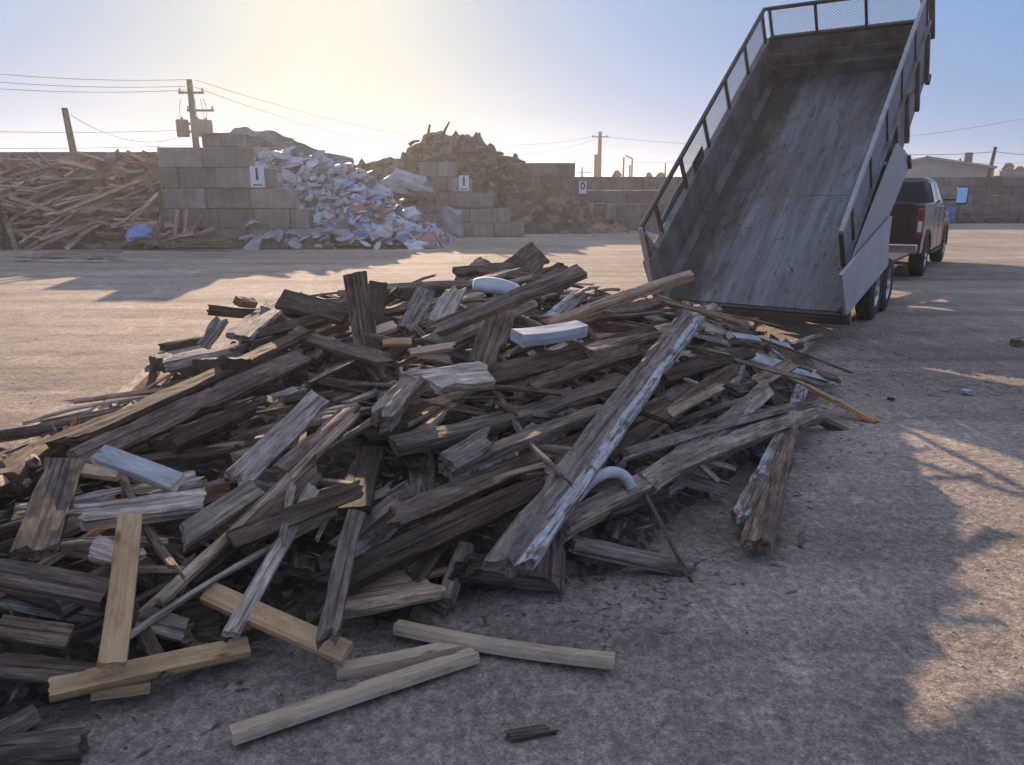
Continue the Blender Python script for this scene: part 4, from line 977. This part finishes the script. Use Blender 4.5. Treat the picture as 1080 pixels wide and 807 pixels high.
for (px, y0, Y, arm, lb) in ((546, 171, 110, 0, 'distant thin pole just right of the brown heap'), (570, 173, 112, 1.6, 'distant pole with an offset arm, second from the brown heap'), (593, 176, 125, 0, 'faint distant pole between two taller ones'),
                        (614, 176, 110, 1.2, 'distant pole with a low crossarm above the pale sign'), (658, 166, 100, 0, 'thin distant pole right of the crossarm pole'), (664.5, 174, 104, 0, 'short distant pole beside the lamp post'),
                        (702, 172, 110, 0, 'distant thin pole left of the trailer'), (1013, 167, 100, 0, 'distant thin pole above the beige building'), (964, 166, 100, 0, 'distant thin pole above the pickup roof')):
    pole(px, y0, Y, .13, 0, lb, arms=((.8, arm / 1.4, .3),) if arm else ())
pole(1050, 155, 62, .16, 0.5, 'dark leaning pole at the end of the beige building', arms=())
lt = atY(667, 166, 100); r1 = empty('lamp_post', (lt.x, 100, 0)); tag(r1, 'distant lamp post with a small head right of centre', 'lamp post')
MB().tube([(0, 0, 0), (0, 0, lt.z - .2)], .11, 8).build('lamp_shaft', M['can'], r1); MB().bar((0, 0, lt.z - .15), (-.9, 0, lt.z + .25), .3, .16).build('lamp_head', M['can'], r1)
def wires(name, pts_list, label, r=.014, group='overhead wires'):
    for i, (a, b_, sag) in enumerate(pts_list):
        P = [a.lerp(b_, k / 14) - Vector((0, 0, 4 * sag * (k / 14) * (1 - k / 14))) for k in range(15)]
        o = MB().tube(P, r, 5).build('overhead_wire', M['wire']); tag(o, label[i], 'wire', group)
A = atY
wires('w', [(A(-60, 72, 46), A(197, 84, 48), .25), (A(-60, 81, 46), A(196, 91, 48), .25), (A(-60, 89, 46), A(198, 95, 48), .25),
            (A(-60, 137, 47), A(203, 137, 48), .15), (A(-60, 156, 44), A(205, 153, 48), .1), (A(74, 121, 42), A(203, 139, 48), .95),
            (A(204, 138, 48), A(420, 170, 70), .5), (A(203, 91, 48), A(633, 145, 95), 3.0), (A(205, 84, 48), A(629, 143, 95), 2.2)],
      ['topmost overhead wire at upper left', 'second overhead wire from the top at upper left', 'third overhead wire from the top at upper left', 'long level wire meeting the transformer pole low down',
       'lowest level wire above the lumber heap', 'sagging cable between the leaning pole and transformer pole', 'cable dropping right from the transformer pole', 'long sagging wire from transformer pole to crossarm pole, lower', 'long sagging wire from transformer pole to crossarm pole, upper'])
wires('w', [(A(520, 169, 108), A(1180, 171, 108), .3), (A(520, 177, 108), A(760, 178, 108), .3), (A(633, 144, 95), A(1150, 110, 95), 2.5), (A(955, 163, 62), A(1050, 160, 62), .1), (A(1050, 160, 62), A(1140, 162, 62), .2)],
      ['upper long wire across the distance behind the block walls', 'lower long wire across the distance behind the dark wall', 'thin wire rising right from the crossarm pole', 'wire left of the dark leaning pole', 'wire right of the dark leaning pole'], r=.02)
# beige building
br = empty('warehouse', (27, 62, 0)); tag(br, 'beige metal warehouse with a shallow gable roof behind the block wall', 'building')
pk = atY(977, 167, 62); le = atY(915, 182, 62); re = atY(1049, 178, 62)
q = lambda v: (v.x - 27, v.z)
MB().prism([(q(le)[0], 0), (q(re)[0], 0), q(re), q(pk), q(le)], 0, 18).build('wall', M['beige'], br)
mb = MB()
for (a, b_) in ((q(le), q(pk)), (q(pk), q(re))):
    mb.hexa([(a[0] - .2, -.3, a[1] + .0), (b_[0], -.3, b_[1]), (b_[0], 18.3, b_[1]), (a[0] - .2, 18.3, a[1]), (a[0] - .2, -.3, a[1] + .18), (b_[0] + .02, -.3, b_[1] + .18), (b_[0] + .02, 18.3, b_[1] + .18), (a[0] - .2, 18.3, a[1] + .18)])
mb.build('roof', M['roof'], br)
MB().tube([(10.5, 3, 4.2), (10.5, 3, 5.0)], .35, 10).build('roof_vent', M['can'], br)
b2 = empty('low_building', (38, 66, 0)); tag(b2, 'pale blue low building at the right edge behind the wall', 'building')
l2 = atY(1056, 181, 66); MB().span((l2.x - 38, 0, 0), (l2.x - 38 + 16, 12, l2.z - .35)).build('wall', M['bluewall'], b2); MB().span((l2.x - 38.3, -.3, l2.z - .345), (l2.x - 38 + 16.3, 12.3, l2.z)).build('roof', M['roof'], b2)
# distant trees
def tree(px, ytop, wpx, Y, label, seed):
    t = atY(px, ytop, Y); root = empty('tree', (t.x, Y, 0)); tag(root, label, 'tree', 'distant trees'); r = random.Random(seed); w_ = wpx * Y / 800 / 2; h0 = max(.8, t.z - w_ * 1.6)
    mb = MB().tube([(0, 0, 0), (.1, 0, t.z * .8)], .16, 7, r2=.05)
    for k in range(7): a = r.uniform(0, 2 * pi); mb.tube([(0, 0, h0 * .8), (cos(a) * w_ * .7, sin(a) * w_ * .7, r.uniform(h0, t.z * .95))], .06, 5, r2=.02)
    mb.build('trunk', M['bark'], root)
    V = []; F = []
    for k in range(900):
        a = r.uniform(0, 2 * pi); rr_ = w_ * r.random() ** .6; zz = r.uniform(h0, t.z); f_ = 1 - abs((zz - h0) / (t.z - h0) - .4) * 1.1
        if noise.noise((cos(a) * 2 + seed, sin(a) * 2, zz * 1.2)) < -.08: continue
        c = Vector((cos(a) * rr_ * max(.15, f_), sin(a) * rr_ * max(.15, f_), zz)); u = Vector((r.gauss(0, 1), r.gauss(0, 1), r.gauss(0, 1))).normalized() * r.uniform(.12, .26); v_ = u.orthogonal().normalized() * .14
        b0 = len(V); V += [c - u, c + v_, c + u, c - v_]; F.append([b0, b0 + 1, b0 + 2, b0 + 3])
    mk('crown', V, F, M['leaf'], root)
for i, (px, yt, wp, Y, lb) in enumerate([(567, 179, 16, 70, 'low dark tree left of the pale sign, behind the wall'), (554, 180, 6, 72, 'tiny tree just right of the brown heap'), (651, 181, 9, 90, 'small dark tree right of the crossarm pole'), (684, 183, 10, 95, 'small tree left of the trailer screen'), (697, 183, 12, 90, 'low bushy tree behind the trailer screen corner'),
    (1064, 173, 16, 110, 'bare brown tree above the pale blue building'), (1076, 176, 12, 110, 'tree at the right edge above the pale blue building')]): tree(px, yt, wp, Y, lb, i + 1)
# blue barrel and dark lumps by the far wall
bp_ = atZ(1003.5, 236, 0); ob = MB().lathe([(0, 0), (0, .28), (.05, .3), (.3, .3), (.33, .315), (.36, .3), (.6, .3), (.63, .315), (.66, .3), (.9, .3), (.95, .28), (.95, 0)], (0, 0, 0), 'z', 24).build('barrel', M['barrel'], smooth=True)
ob.location = (bp_.x, 45.2, 0); tag(ob, 'blue plastic barrel by the far wall behind the pickup mirror', 'barrel')
for i, (px, s_) in enumerate(((1012, .5), (1031, .4), (1047, .45), (1063, .7), (1078, .5))):
    p = atY(px, 233, 45.6); crumple((p.x, 45.6, s_ * .35), (s_ * 1.2, s_ * .5, s_ * .6), 200 + i, M['woodcore'], 'rubble_lump', ['dark rubble lump right beside the blue barrel', 'small dark lump second from the blue barrel', 'dark lump at the middle foot of the right wall', 'largest dark rubble lump at the foot of the right wall', 'dark rubble lump at the right edge by the wall'][i], 'rubble')

# ------------------------------------------------------------ dump trailer
YAW, TL = .596, .648; W_B, L_B, HS, HM, Z0 = 2.07, 4.92, .596, .51, .377
TR = empty('dump_trailer', (3.567, 8.131, 0), pi / 2 - YAW); tag(TR, 'grey steel dump trailer with its mesh sided bed tipped up, unloading the plank heap', 'dump trailer')
cT, sT = cos(TL), sin(TL)
def B(u, v, w_): return Vector((u * cT - w_ * sT, v, Z0 + u * sT + w_ * cT))
def bbox(mb, u0, u1, v0, v1, w0, w1):
    return mb.hexa([B(u0, v0, w0), B(u1, v0, w0), B(u1, v1, w0), B(u0, v1, w0), B(u0, v0, w1), B(u1, v0, w1), B(u1, v1, w1), B(u0, v1, w1)])
nB = Vector((-sT, 0, cT))
MBx = lambda: MB()
# bed floor in bed-aligned local axes so the scrape texture follows it
def bedpart(name, mb_fn, mat, bevel=0):
    mb = MB(); mb_fn(mb)
    o = mb.build(name, M[mat], TR, bevel=bevel); Rm = Matrix.Rotation(-TL, 4, 'Y'); o.matrix_local = Matrix.Translation((0, 0, Z0)) @ Rm
    return o
def sp_(u0, u1, v0, v1, w0, w1): return lambda mb: mb.span((u0, v0, w0), (u1, v1, w1))
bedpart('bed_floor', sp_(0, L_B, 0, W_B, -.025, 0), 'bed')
for v0 in (.33, .86, 1.38):
    bedpart('floor_seam', sp_(.02, L_B, v0, v0 + .006, 0, .003), 'sidesteel')
bedpart('floor_seam', sp_(2.02, 2.026, .30, 1.30, .0005, .0030), 'sidesteel')
for nm, v0, v1 in (('side_wall', -.05, -.004), ('side_wall', W_B + .004, W_B + .05)):
    bedpart(nm, sp_(0, L_B, v0, v1, -.1, HS), 'sidesteel')
def cove(vv, s_):
    def f(mb): mb.hexa([(0, vv, .001), (L_B, vv, .001), (L_B, vv + s_ * .06, .001), (0, vv + s_ * .06, .001), (0, vv, .10), (L_B, vv, .10), (L_B, vv + s_ * .004, .10), (0, vv + s_ * .004, .10)])
    return f
bedpart('corner_fillet', cove(W_B, -1), 'sidesteel'); bedpart('corner_fillet', cove(0, 1), 'sidesteel')
def bulk(mb):
    mb.span((L_B + .002, -.05, -.1), (L_B + .06, W_B + .05, HS + .02))
    mb.span((L_B - .05, 0, .18), (L_B, W_B, .23)); mb.span((L_B - .035, 0, .34), (L_B, W_B, .42))
bedpart('front_bulkhead', bulk, 'sidesteel', .006)
def toprails(mb):
    for v in (-.03, W_B + .03): mb.span((-.02, v - .045, HS + .002), (L_B + .05, v + .045, HS + .05))
bedpart('top_rail', toprails, 'sidesteel', .008)
bedpart('top_rail', lambda mb: mb.span((L_B + .0, 0, HS + .022), (L_B + .07, W_B, HS + .07)), 'black', .005)
for k in range(7):
    for v0, v1 in ((-.10, -.052), (W_B + .052, W_B + .10)):
        u = .35 + k * .72; bedpart('wall_stake', sp_(u, u + .07, v0, v1, -.1, HS), 'sidesteel', .006)
TOP = HS + HM
# mesh extension frames
posts_l = [0, .42, 1.30, 2.18, 3.06, 3.94, 4.8]; 
for v in (-.03, W_B + .03):
    bedpart('screen_rail', lambda mb: mb.span((0, v - .022, TOP - .045), (L_B + .05, v + .022, TOP)), 'galv' if v < 0 else 'black', .004)
    for u in posts_l: bedpart('screen_post', lambda mb: mb.span((u, v - .02, HS + .052), (u + .04, v + .02, TOP - .046)), 'black')
bedpart('screen_rail', lambda mb: mb.span((L_B + .012, 0, TOP - .045), (L_B + .055, W_B, TOP)), 'black', .004)
for v in (.03, W_B * .345, W_B * .665, W_B - .06): bedpart('screen_post', lambda mb: mb.span((L_B + .014, v, HS + .072), (L_B + .05, v + .035, TOP - .046)), 'black')
def mesh_panel(name, axis, a0, a1, w0, w1, const, pitch=.042, th=.0036):
    def f(mb):
        H_ = w1 - w0; n = int((a1 - a0 + H_) / pitch)
        for s_ in (1, -1):
            for i in range(n + 1):
                t0 = a0 - H_ + i * pitch
                # line from (t0, w0) to (t0+H, w1), clipped
                pa, pb = t0, t0 + H_; wa, wb = w0, w1
                if pa < a0: wa += a0 - pa; pa = a0
                if pb > a1: wb -= pb - a1; pb = a1
                if pb - pa < .01: continue
                if s_ < 0: wa, wb = w0 + w1 - wa, w0 + w1 - wb
                P = [(pa, wa), (pb, wb)]
                a_, b_ = [Vector((p[0], const + s_ * .002, p[1])) if axis == 'u' else Vector((const + s_ * .002, p[0], p[1])) for p in P]
                mb.bar(a_, b_, th, th)
    return bedpart(name, f, 'galv')
mesh_panel('mesh_screen', 'u', .04, L_B, HS + .05, TOP - .045, -.03)
mesh_panel('mesh_screen', 'u', 1.34, L_B, HS + .05, TOP - .045, W_B + .03)
mesh_panel('mesh_screen', 'v', 0, W_B, HS + .07, TOP - .045, L_B + .03)
# rear posts, sill, hinges
for v0 in (-.09, W_B + .01): bedpart('rear_post', sp_(-.08, -.003, v0, v0 + .08, -.12, HS + .05), 'sidesteel', .008)
bedpart('rear_sill', lambda mb: (mb.span((-.075, -.008, -.13), (-.003, W_B + .008, -.03)), mb.span((-.05, .0, -.028), (-.004, W_B, -.006))), 'black', .006)
for w0 in (.03, .18, .33, .5): bedpart('hinge', lambda mb: mb.tube([(-.10, -.05, w0), (-.10, -.05, w0 + .08)], .025, 8), 'black')
# underframe of the bed
bedpart('bed_beam', lambda mb: (mb.span((.1, .42, -.22), (L_B - .1, .52, -.03)), mb.span((.1, W_B - .52, -.22), (L_B - .1, W_B - .42, -.03))), 'black')
for k in range(12): bedpart('crossmember', sp_(.15 + k * .41, .21 + k * .41, -.04, W_B + .04, -.10 - .002, -.027), 'black')
# left gate leaf: torn light grey sheet swung open at the rear left
def torn(mb):
    V0 = [(.0, W_B + .11, .05), (.0, W_B + .13, HS + .4), (.62, W_B + .14, HS + .36), (.72, W_B + .12, HS - .05), (.3, W_B + .12, .02)]
    b0 = len(mb.V); mb.V += [Vector(v) for v in V0] + [Vector(v) + Vector((0, .02, 0)) for v in V0]
    mb.F.append([b0 + k for k in range(5)]); mb.F.append([b0 + 5 + k for k in range(5)][::-1])
    for k in range(5): mb.F.append([b0 + k, b0 + 5 + k, b0 + 5 + (k + 1) % 5, b0 + (k + 1) % 5])
bedpart('left_gate_leaf', lambda mb: mb.span((.0, W_B + .11, .05), (.42, W_B + .13, HS - .08)), 'plate2')
bedpart('bent_screen_frame', lambda mb: (mb.bar((-.02, W_B + .03, TOP - .02), (.42, W_B + .03, HS + .06), .03), mb.bar((-.03, W_B + .02, TOP), (-.10, W_B + .05, .2), .05, .03), mb.bar((.0, W_B + .02, TOP - .1), (.2, W_B + .05, HS), .07, .02)), 'plate2')
bedpart('screen_patch', lambda mb: mb.span((1.62, W_B + .018, HS + .055), (1.98, W_B + .032, HS + .21)), 'black')
# chassis
def LB(name, mb, mat, bevel=0, smooth=False, label=None): return mb.build(name, M[mat], TR, bevel=bevel, smooth=smooth, label=label)
mb = MB()
for v in (.42, W_B - .52): mb.span((.85, v, .50), (5.6, v + .1, .66))
for x in (.9, 1.4, 3.8, 4.9, 5.5): mb.span((x, .523, .52), (x + .08, W_B - .523, .64))
LB('chassis_frame', mb, 'black')
mb = MB(); mb.bar((5.55, .5, .56), (7.15, W_B / 2 - .05, .56), .1, .14); mb.bar((5.55, W_B - .5, .56), (7.15, W_B / 2 + .05, .56), .1, .14); mb.span((7.05, W_B / 2 - .1, .48), (7.35, W_B / 2 + .1, .62)); LB('tongue', mb, 'black')
mb = MB(); mb.tube([(6.6, W_B / 2, .05), (6.6, W_B / 2, .9)], .04, 10); LB('jack', mb, 'can')
mb = MB(); mb.span((5.75, .7, .64), (6.3, W_B - .7, 1.0)); LB('pump_box', mb, 'black', .01)
hp = B(2.9, W_B / 2, -.2)
mb = MB(); mb.tube([(3.9, W_B / 2, .5), ((3.9 + hp.x) / 2, W_B / 2, (.5 + hp.z) / 2)], .075, 12); LB('hydraulic_barrel', mb, 'black', smooth=True)
mb = MB(); mb.tube([((3.9 + hp.x) / 2, W_B / 2, (.5 + hp.z) / 2), hp], .04, 12); LB('hydraulic_rod', mb, 'chrome', smooth=True)
mb = MB(); s1 = B(1.6, .55, -.2); mb.bar((3.9, .6, .6), hp, .07, .1); mb.bar((3.9, W_B - .6, .6), hp, .07, .1); LB('lift_arm', mb, 'black')
# wheels
def wheel(parent, x, y0, y1, R, rr_, mat_rim='rim', tread=True):      # y0 outer face
    sg = 1 if y1 > y0 else -1; wd = abs(y1 - y0); n = 36
    prof = [(0.02, rr_), (0.0, rr_ + .02), (0.0, R - .06), (.02, R - .015), (.05, R), (wd - .05, R), (wd - .02, R - .015), (wd, R - .06), (wd, rr_), (.02, rr_)]
    # tread grooves
    prof = prof[:5] + [(wd * .3, R), (wd * .31, R - .012), (wd * .36, R - .012), (wd * .37, R), (wd * .49, R), (wd * .5, R - .012), (wd * .55, R - .012), (wd * .56, R), (wd * .68, R), (wd * .69, R - .012), (wd * .74, R - .012), (wd * .75, R)] + prof[5:]
    wobj = MB().lathe([(sg * p, r) for p, r in prof], (x, y0, R), 'y', n).build('wheel', M['rubber'], parent, smooth=True)
    mb = MB().lathe([(sg * .015, rr_ + .005), (sg * .012, rr_ - .015), (sg * .05, rr_ - .03), (sg * .06, rr_ * .62), (sg * .03, rr_ * .5), (sg * .03, rr_ * .3), (sg * .0, rr_ * .28), (sg * -.01, rr_ * .1), (sg * -.01, 0)], (x, y0, R), 'y', n)
    ri = mb.build('rim', M[mat_rim], wobj, smooth=True)
    if sg * (y1 + y0) < 0 or True:
        for k in range(8):
            a = 2 * pi * (k + .5) / 8; MB().tube([(x + cos(a) * rr_ * .78, y0 + sg * .040, R + sin(a) * rr_ * .78), (x + cos(a) * rr_ * .78, y0 + sg * .062, R + sin(a) * rr_ * .78)], .022, 8).build('rim_hole', M['black'], wobj)
    return wobj
for x in (2.22, 3.13):
    wheel(TR, x, .0, .22, .375, .21); wheel(TR, x, W_B, W_B - .22, .375, .21)
    mb = MB(); mb.tube([(x, .12, .375), (x, W_B - .12, .375)], .045, 10); LB('axle', mb, 'black')
# side plate (flat grey) and open gate leaf, both along the right side
def onplane(px, py, vv):     # point of the trailer's vertical side plane v=vv seen at that pixel
    o_ = TR.matrix_basis.inverted() @ Vector((0, 0, EYE)); d = TR.matrix_basis.inverted().to_3x3() @ ray(px, py); return o_ + d * ((vv - o_.y) / d.y)
def plate(name, pix, vv, th, mat, label):
    P = [onplane(px, py, vv) for px, py in pix]; n = len(P)
    V = P + [p + Vector((0, th, 0)) for p in P]; F = [list(range(n)), [n + k for k in range(n)][::-1]] + [[k, n + k, n + (k + 1) % n, (k + 1) % n] for k in range(n)]
    o = mk(name, V, F, M[mat], TR); o['label'] = label; return o
plate('side_plate', [(889, 300), (926, 203), (946, 151), (954, 158), (960, 167), (960, 173), (938, 228), (937, 279), (893, 326)], -.13, .015, 'plate', 'flat blue grey plate along the right side of the bed')
plate('gate_leaf', [(888, 290), (941, 228), (938, 252), (936, 281), (893, 333)], -.17, .03, 'plate2', 'light grey gate leaf folded back over the right wheels')
Pm = [onplane(px, py, -.13) for px, py in [(915, 240), (926, 203), (946, 151), (954, 158), (960, 167), (960, 173), (938, 228), (937, 279)]]
V = [Vector((p.x, W_B + .15, p.z)) for p in Pm] + [Vector((p.x, W_B + .165, p.z)) for p in Pm]; n = len(Pm)
mk('side_plate', V, [list(range(n)), [n + k for k in range(n)][::-1]] + [[k, n + k, n + (k + 1) % n, (k + 1) % n] for k in range(n)], M['plate'], TR)
mb = MB(); mb.span((1.05, .02, .662), (5.0, W_B - .02, .70)); LB('sun_block_deck', mb, 'black')  # full-width deck added under the bed to cut sunlight leaking through
mb = MB(); mb.span((1.70, W_B - .26, .80), (3.65, W_B + .02, .84)); mb.span((1.70, W_B - .26, .50), (1.74, W_B + .02, .798)); mb.span((3.61, W_B - .26, .50), (3.65, W_B + .02, .798)); LB('fender', mb, 'black')
mb = MB(); p0 = onplane(946, 152, -.12); p1 = onplane(960, 170, -.12)
LB('plate_edge', MB().bar(onplane(958, 166, -.14), onplane(959.5, 176, -.14), .05, .06), 'black')
# bits hanging from the right side
for (a, b_, ww) in (((957, 126), (955, 104), .06), ((975, 70), (975, 38), .06), ((956, 103), (966, 90), .07), ((964, 92), (978, 82), .06), ((978, 88), (980, 80), .06), ((983, 40), (983, -10), .07)):
    LB('side_bracket', MB().bar(onplane(*a, -.02), onplane(*b_, -.02), ww, .06), 'black')

# ------------------------------------------------------------ pickup truck
YT = radians(33.5)
TK = empty('pickup_truck', (7.57, 16.11, 0), pi / 2 - YT); tag(TK, 'dark crew cab pickup truck hitched in front of the dump trailer', 'pickup truck')
HW = 1.0
def arch(xc, r, z0, z1, n=9):   # wheel-arch points going from rear to front below
    return [(xc - r * cos(pi * k / n), .40 + r * sin(pi * k / n)) for k in range(n + 1)]
prof = [(-1.12, .50)] + [(-.52, .50)] + [(p[0], max(.5, p[1])) for p in arch(0, .50, 0, 0)] + [(.52, .46), (3.50, .46)] + [(p[0], max(.48, p[1])) for p in arch(4.06, .52, 0, 0)] + [(4.6, .5), (5.02, .55), (5.08, .95), (5.02, 1.02), (-1.12, 1.02)]
def tbuild(name, mb, mat, bevel=0, smooth=False, parent=TK, label=None): return mb.build(name, M[mat], parent, bevel=bevel, smooth=smooth, label=label)
mb = MB(); mb.prism(prof, -HW + .02, HW - .02); tbuild('lower_body', mb, 'paint', .02, True)
mb = MB()   # bed sides with slight shoulder, and bed floor
for s_ in (-1, 1):
    y1, y2 = s_ * (HW - .01), s_ * (HW - .13)
    mb.hexa([(-1.12, min(y1, y2), 1.0), (.98, min(y1, y2), 1.0), (.98, max(y1, y2), 1.0), (-1.12, max(y1, y2), 1.0),
             (-1.10, min(y1, y2) + (.02 if s_ < 0 else 0), 1.44), (.98, min(y1, y2) + (.02 if s_ < 0 else 0), 1.46), (.98, max(y1, y2) - (.02 if s_ > 0 else 0), 1.46), (-1.10, max(y1, y2) - (.02 if s_ > 0 else 0), 1.44)])
tbuild('bed_side', mb, 'paint', .025, True)
mb = MB(); mb.span((-1.0, -.85, 1.021), (.96, .85, 1.05)); tbuild('bed_liner', mb, 'black')
mb = MB(); mb.span((-1.15, -.80, .62), (-1.08, .80, 1.42)); mb.span((-1.17, -.80, 1.40), (-1.06, .80, 1.46)); tg = tbuild('tailgate', mb, 'gate', .015, True)
mb = MB(); mb.span((-1.17, -.60, .80), (-1.151, .60, 1.22)); tbuild('tailgate_panel', mb, 'gate', .01, True, tg); mb = MB(); mb.span((-1.185, -.14, 1.27), (-1.152, .14, 1.34)); tbuild('handle', mb, 'black', .005, True, tg)
for s_ in (-1, 1):
    mb = MB(); mb.hexa([(-1.14, min(s_ * .805, s_ * .985), .62), (-1.0, min(s_ * .805, s_ * .985), .62), (-1.0, max(s_ * .805, s_ * .985), .62), (-1.14, max(s_ * .805, s_ * .985), .62), (-1.14, min(s_ * .805, s_ * .985), 1.43), (-1.0, min(s_ * .805, s_ * .985), 1.43), (-1.0, max(s_ * .805, s_ * .985), 1.43), (-1.14, max(s_ * .805, s_ * .985), 1.43)])
    tbuild('corner_panel', mb, 'paint', .02, True)
for s_ in (-1, 1):
    a, b_ = sorted((s_ * .87, s_ * 1.0))
    tl = tbuild('taillight', MB().span((-1.165, a, .80), (-1.02, b_, 1.37)), 'redlens', .02, True)
    tbuild('reverse_lens', MB().span((-1.172, a + .03, .92), (-1.166, b_ - .03, 1.12)), 'whitelens', .003, False, tl)
mb = MB(); mb.span((-1.32, -.95, .52), (-1.14, .95, .70)); mb.span((-1.30, -.35, .46), (-1.14, .35, .519)); bo = tbuild('rear_bumper', mb, 'chrome', .035, True)
tbuild('licence_plate', MB().span((-1.328, -.15, .55), (-1.321, .15, .68)), 'signw', 0, False, bo)
tbuild('hitch', MB().span((-1.55, -.05, .40), (-1.15, .05, .50)), 'black')
# cab: lower doors then greenhouse
mb = MB(); mb.hexa([(1.0, -.98, 1.0), (3.45, -.98, 1.0), (3.45, .98, 1.0), (1.0, .98, 1.0), (1.0, -.97, 1.40), (3.45, -.97, 1.36), (3.45, .97, 1.36), (1.0, .97, 1.40)]); tbuild('cab_lower', mb, 'paint', .03, True)
mb = MB(); mb.hexa([(1.02, -.93, 1.38), (3.40, -.93, 1.35), (3.40, .93, 1.35), (1.02, .93, 1.38), (1.14, -.74, 1.93), (2.62, -.74, 1.95), (2.62, .74, 1.95), (1.14, .74, 1.93)])
mb.hexa([(1.16, -.72, 1.925), (2.6, -.72, 1.945), (2.6, .72, 1.945), (1.16, .72, 1.925), (1.25, -.62, 1.98), (2.5, -.62, 2.0), (2.5, .62, 2.0), (1.25, .62, 1.98)])
cb = tbuild('cab', mb, 'paint', .05, True)
def lerp3(a, b_, t): return [p + (q_ - p) * t for p, q_ in zip(a, b_)]
def pane(A0, A1, B1, B0, off, name, mat='glass', parent=cb):      # quad pushed out by off
    A0, A1, B1, B0 = map(Vector, (A0, A1, B1, B0)); nn = (A1 - A0).cross(B0 - A0).normalized() * off
    V = [p + nn for p in (A0, A1, B1, B0)] + [p - nn * .5 for p in (A0, A1, B1, B0)]
    return mk(name, V, [[0, 1, 2, 3], [7, 6, 5, 4], [0, 4, 5, 1], [1, 5, 6, 2], [2, 6, 7, 3], [3, 7, 4, 0]], M[mat], parent)
pane((1.035, .80, 1.46), (1.035, -.80, 1.46), (1.125, -.66, 1.87), (1.125, .66, 1.87), .012, 'rear_window')
for s_ in (-1, 1):
    yb, yt = s_ * .905, s_ * .775
    q4 = ((1.20, yb, 1.45), (2.02, yb, 1.44), (2.02, yt, 1.86), (1.30, yt, 1.86)); q5 = ((2.12, yb, 1.44), (3.12, yb, 1.42), (2.62, yt, 1.87), (2.12, yt, 1.86))
    if s_ > 0: q4 = (q4[1], q4[0], q4[3], q4[2]); q5 = (q5[1], q5[0], q5[3], q5[2])
    pane(*q4, .014, 'side_window'); pane(*q5, .014, 'side_window')
    tbuild('door_handle', MB().span((1.75, min(s_ * .975, s_ * 1.0), 1.22), (1.95, max(s_ * .975, s_ * 1.0), 1.26)), 'chrome', .005)
    tbuild('door_handle', MB().span((2.75, min(s_ * .975, s_ * 1.0), 1.22), (2.95, max(s_ * .975, s_ * 1.0), 1.26)), 'chrome', .005)
    mr = tbuild('mirror', MB().span((3.02, min(s_ * 1.18, s_ * 1.42), 1.40), (3.14, max(s_ * 1.18, s_ * 1.42), 1.80)), 'paint', .03, True)
    tbuild('mirror_arm', MB().bar((3.1, s_ * .93, 1.5), (3.1, s_ * 1.25, 1.5), .05, .04), 'black', 0, False, mr)
    ya, yb_ = sorted((s_ * 1.20, s_ * 1.40)); tbuild('mirror_glass', MB().hexa([(2.955, ya, 1.43), (3.018, ya, 1.43), (3.018, yb_, 1.43), (2.955, yb_, 1.43), (3.012, ya, 1.77), (3.018, ya, 1.77), (3.018, yb_, 1.77), (3.012, yb_, 1.77)]), 'mirror', 0, False, mr)
    wheel(TK, 0, s_ * 1.0, s_ * .72, .40, .23, 'chrome'); wheel(TK, 4.06, s_ * 1.0, s_ * .72, .40, .23, 'chrome')
    # fender flares and seams
    for xc in (0, 4.06):
        P = [(xc - .52 * cos(pi * k / 12), s_ * .985, .40 + .52 * sin(pi * k / 12)) for k in range(13)]; tbuild('wheel_lip', MB().tube(P, .03, 6), 'black', 0, True)
    for x in (1.02, 2.07, 3.2): tbuild('door_seam', MB().span((x, min(s_ * .984, s_ * .972), .5), (x + .012, max(s_ * .984, s_ * .972), 1.36)), 'black')
    tbuild('running_board', MB().span((1.1, min(s_ * .9, s_ * 1.0), .38), (3.3, max(s_ * .9, s_ * 1.0), .43)), 'black', .01)
mb = MB(); mb.hexa([(3.3, -.96, 1.0), (5.05, -.93, 1.0), (5.05, .93, 1.0), (3.3, .96, 1.0), (3.3, -.90, 1.42), (5.0, -.85, 1.33), (5.0, .85, 1.33), (3.3, .90, 1.42)]); tbuild('hood', mb, 'paint', .05, True)
pane((3.36, -.80, 1.42), (3.36, .80, 1.42), (2.70, .66, 1.9), (2.70, -.66, 1.9), .014, 'windshield')
mb = MB(); mb.span((5.06, -.95, .5), (5.25, .95, .75)); tbuild('front_bumper', mb, 'chrome', .03, True); mb = MB(); mb.span((5.052, -.5, .8), (5.1, .5, 1.2)); tbuild('grille', mb, 'black', .02)
for s_ in (-1, 1): tbuild('headlight', MB().span((5.03, min(s_ * .55, s_ * .92), .85), (5.09, max(s_ * .55, s_ * .92), 1.2)), 'whitelens', .02)
tbuild('roof_lamp', MB().span((1.16, -.12, 1.955), (1.24, .12, 2.0)), 'redlens', .008); tbuild('antenna', MB().tube([(1.5, -.1, 1.99), (1.5, -.1, 2.07)], .03, 8), 'black')
for x in (.3, 3.0): tbuild('chassis', MB().span((x - 1.2, -.45, .42), (x + 1.4, .45, .55)), 'black')
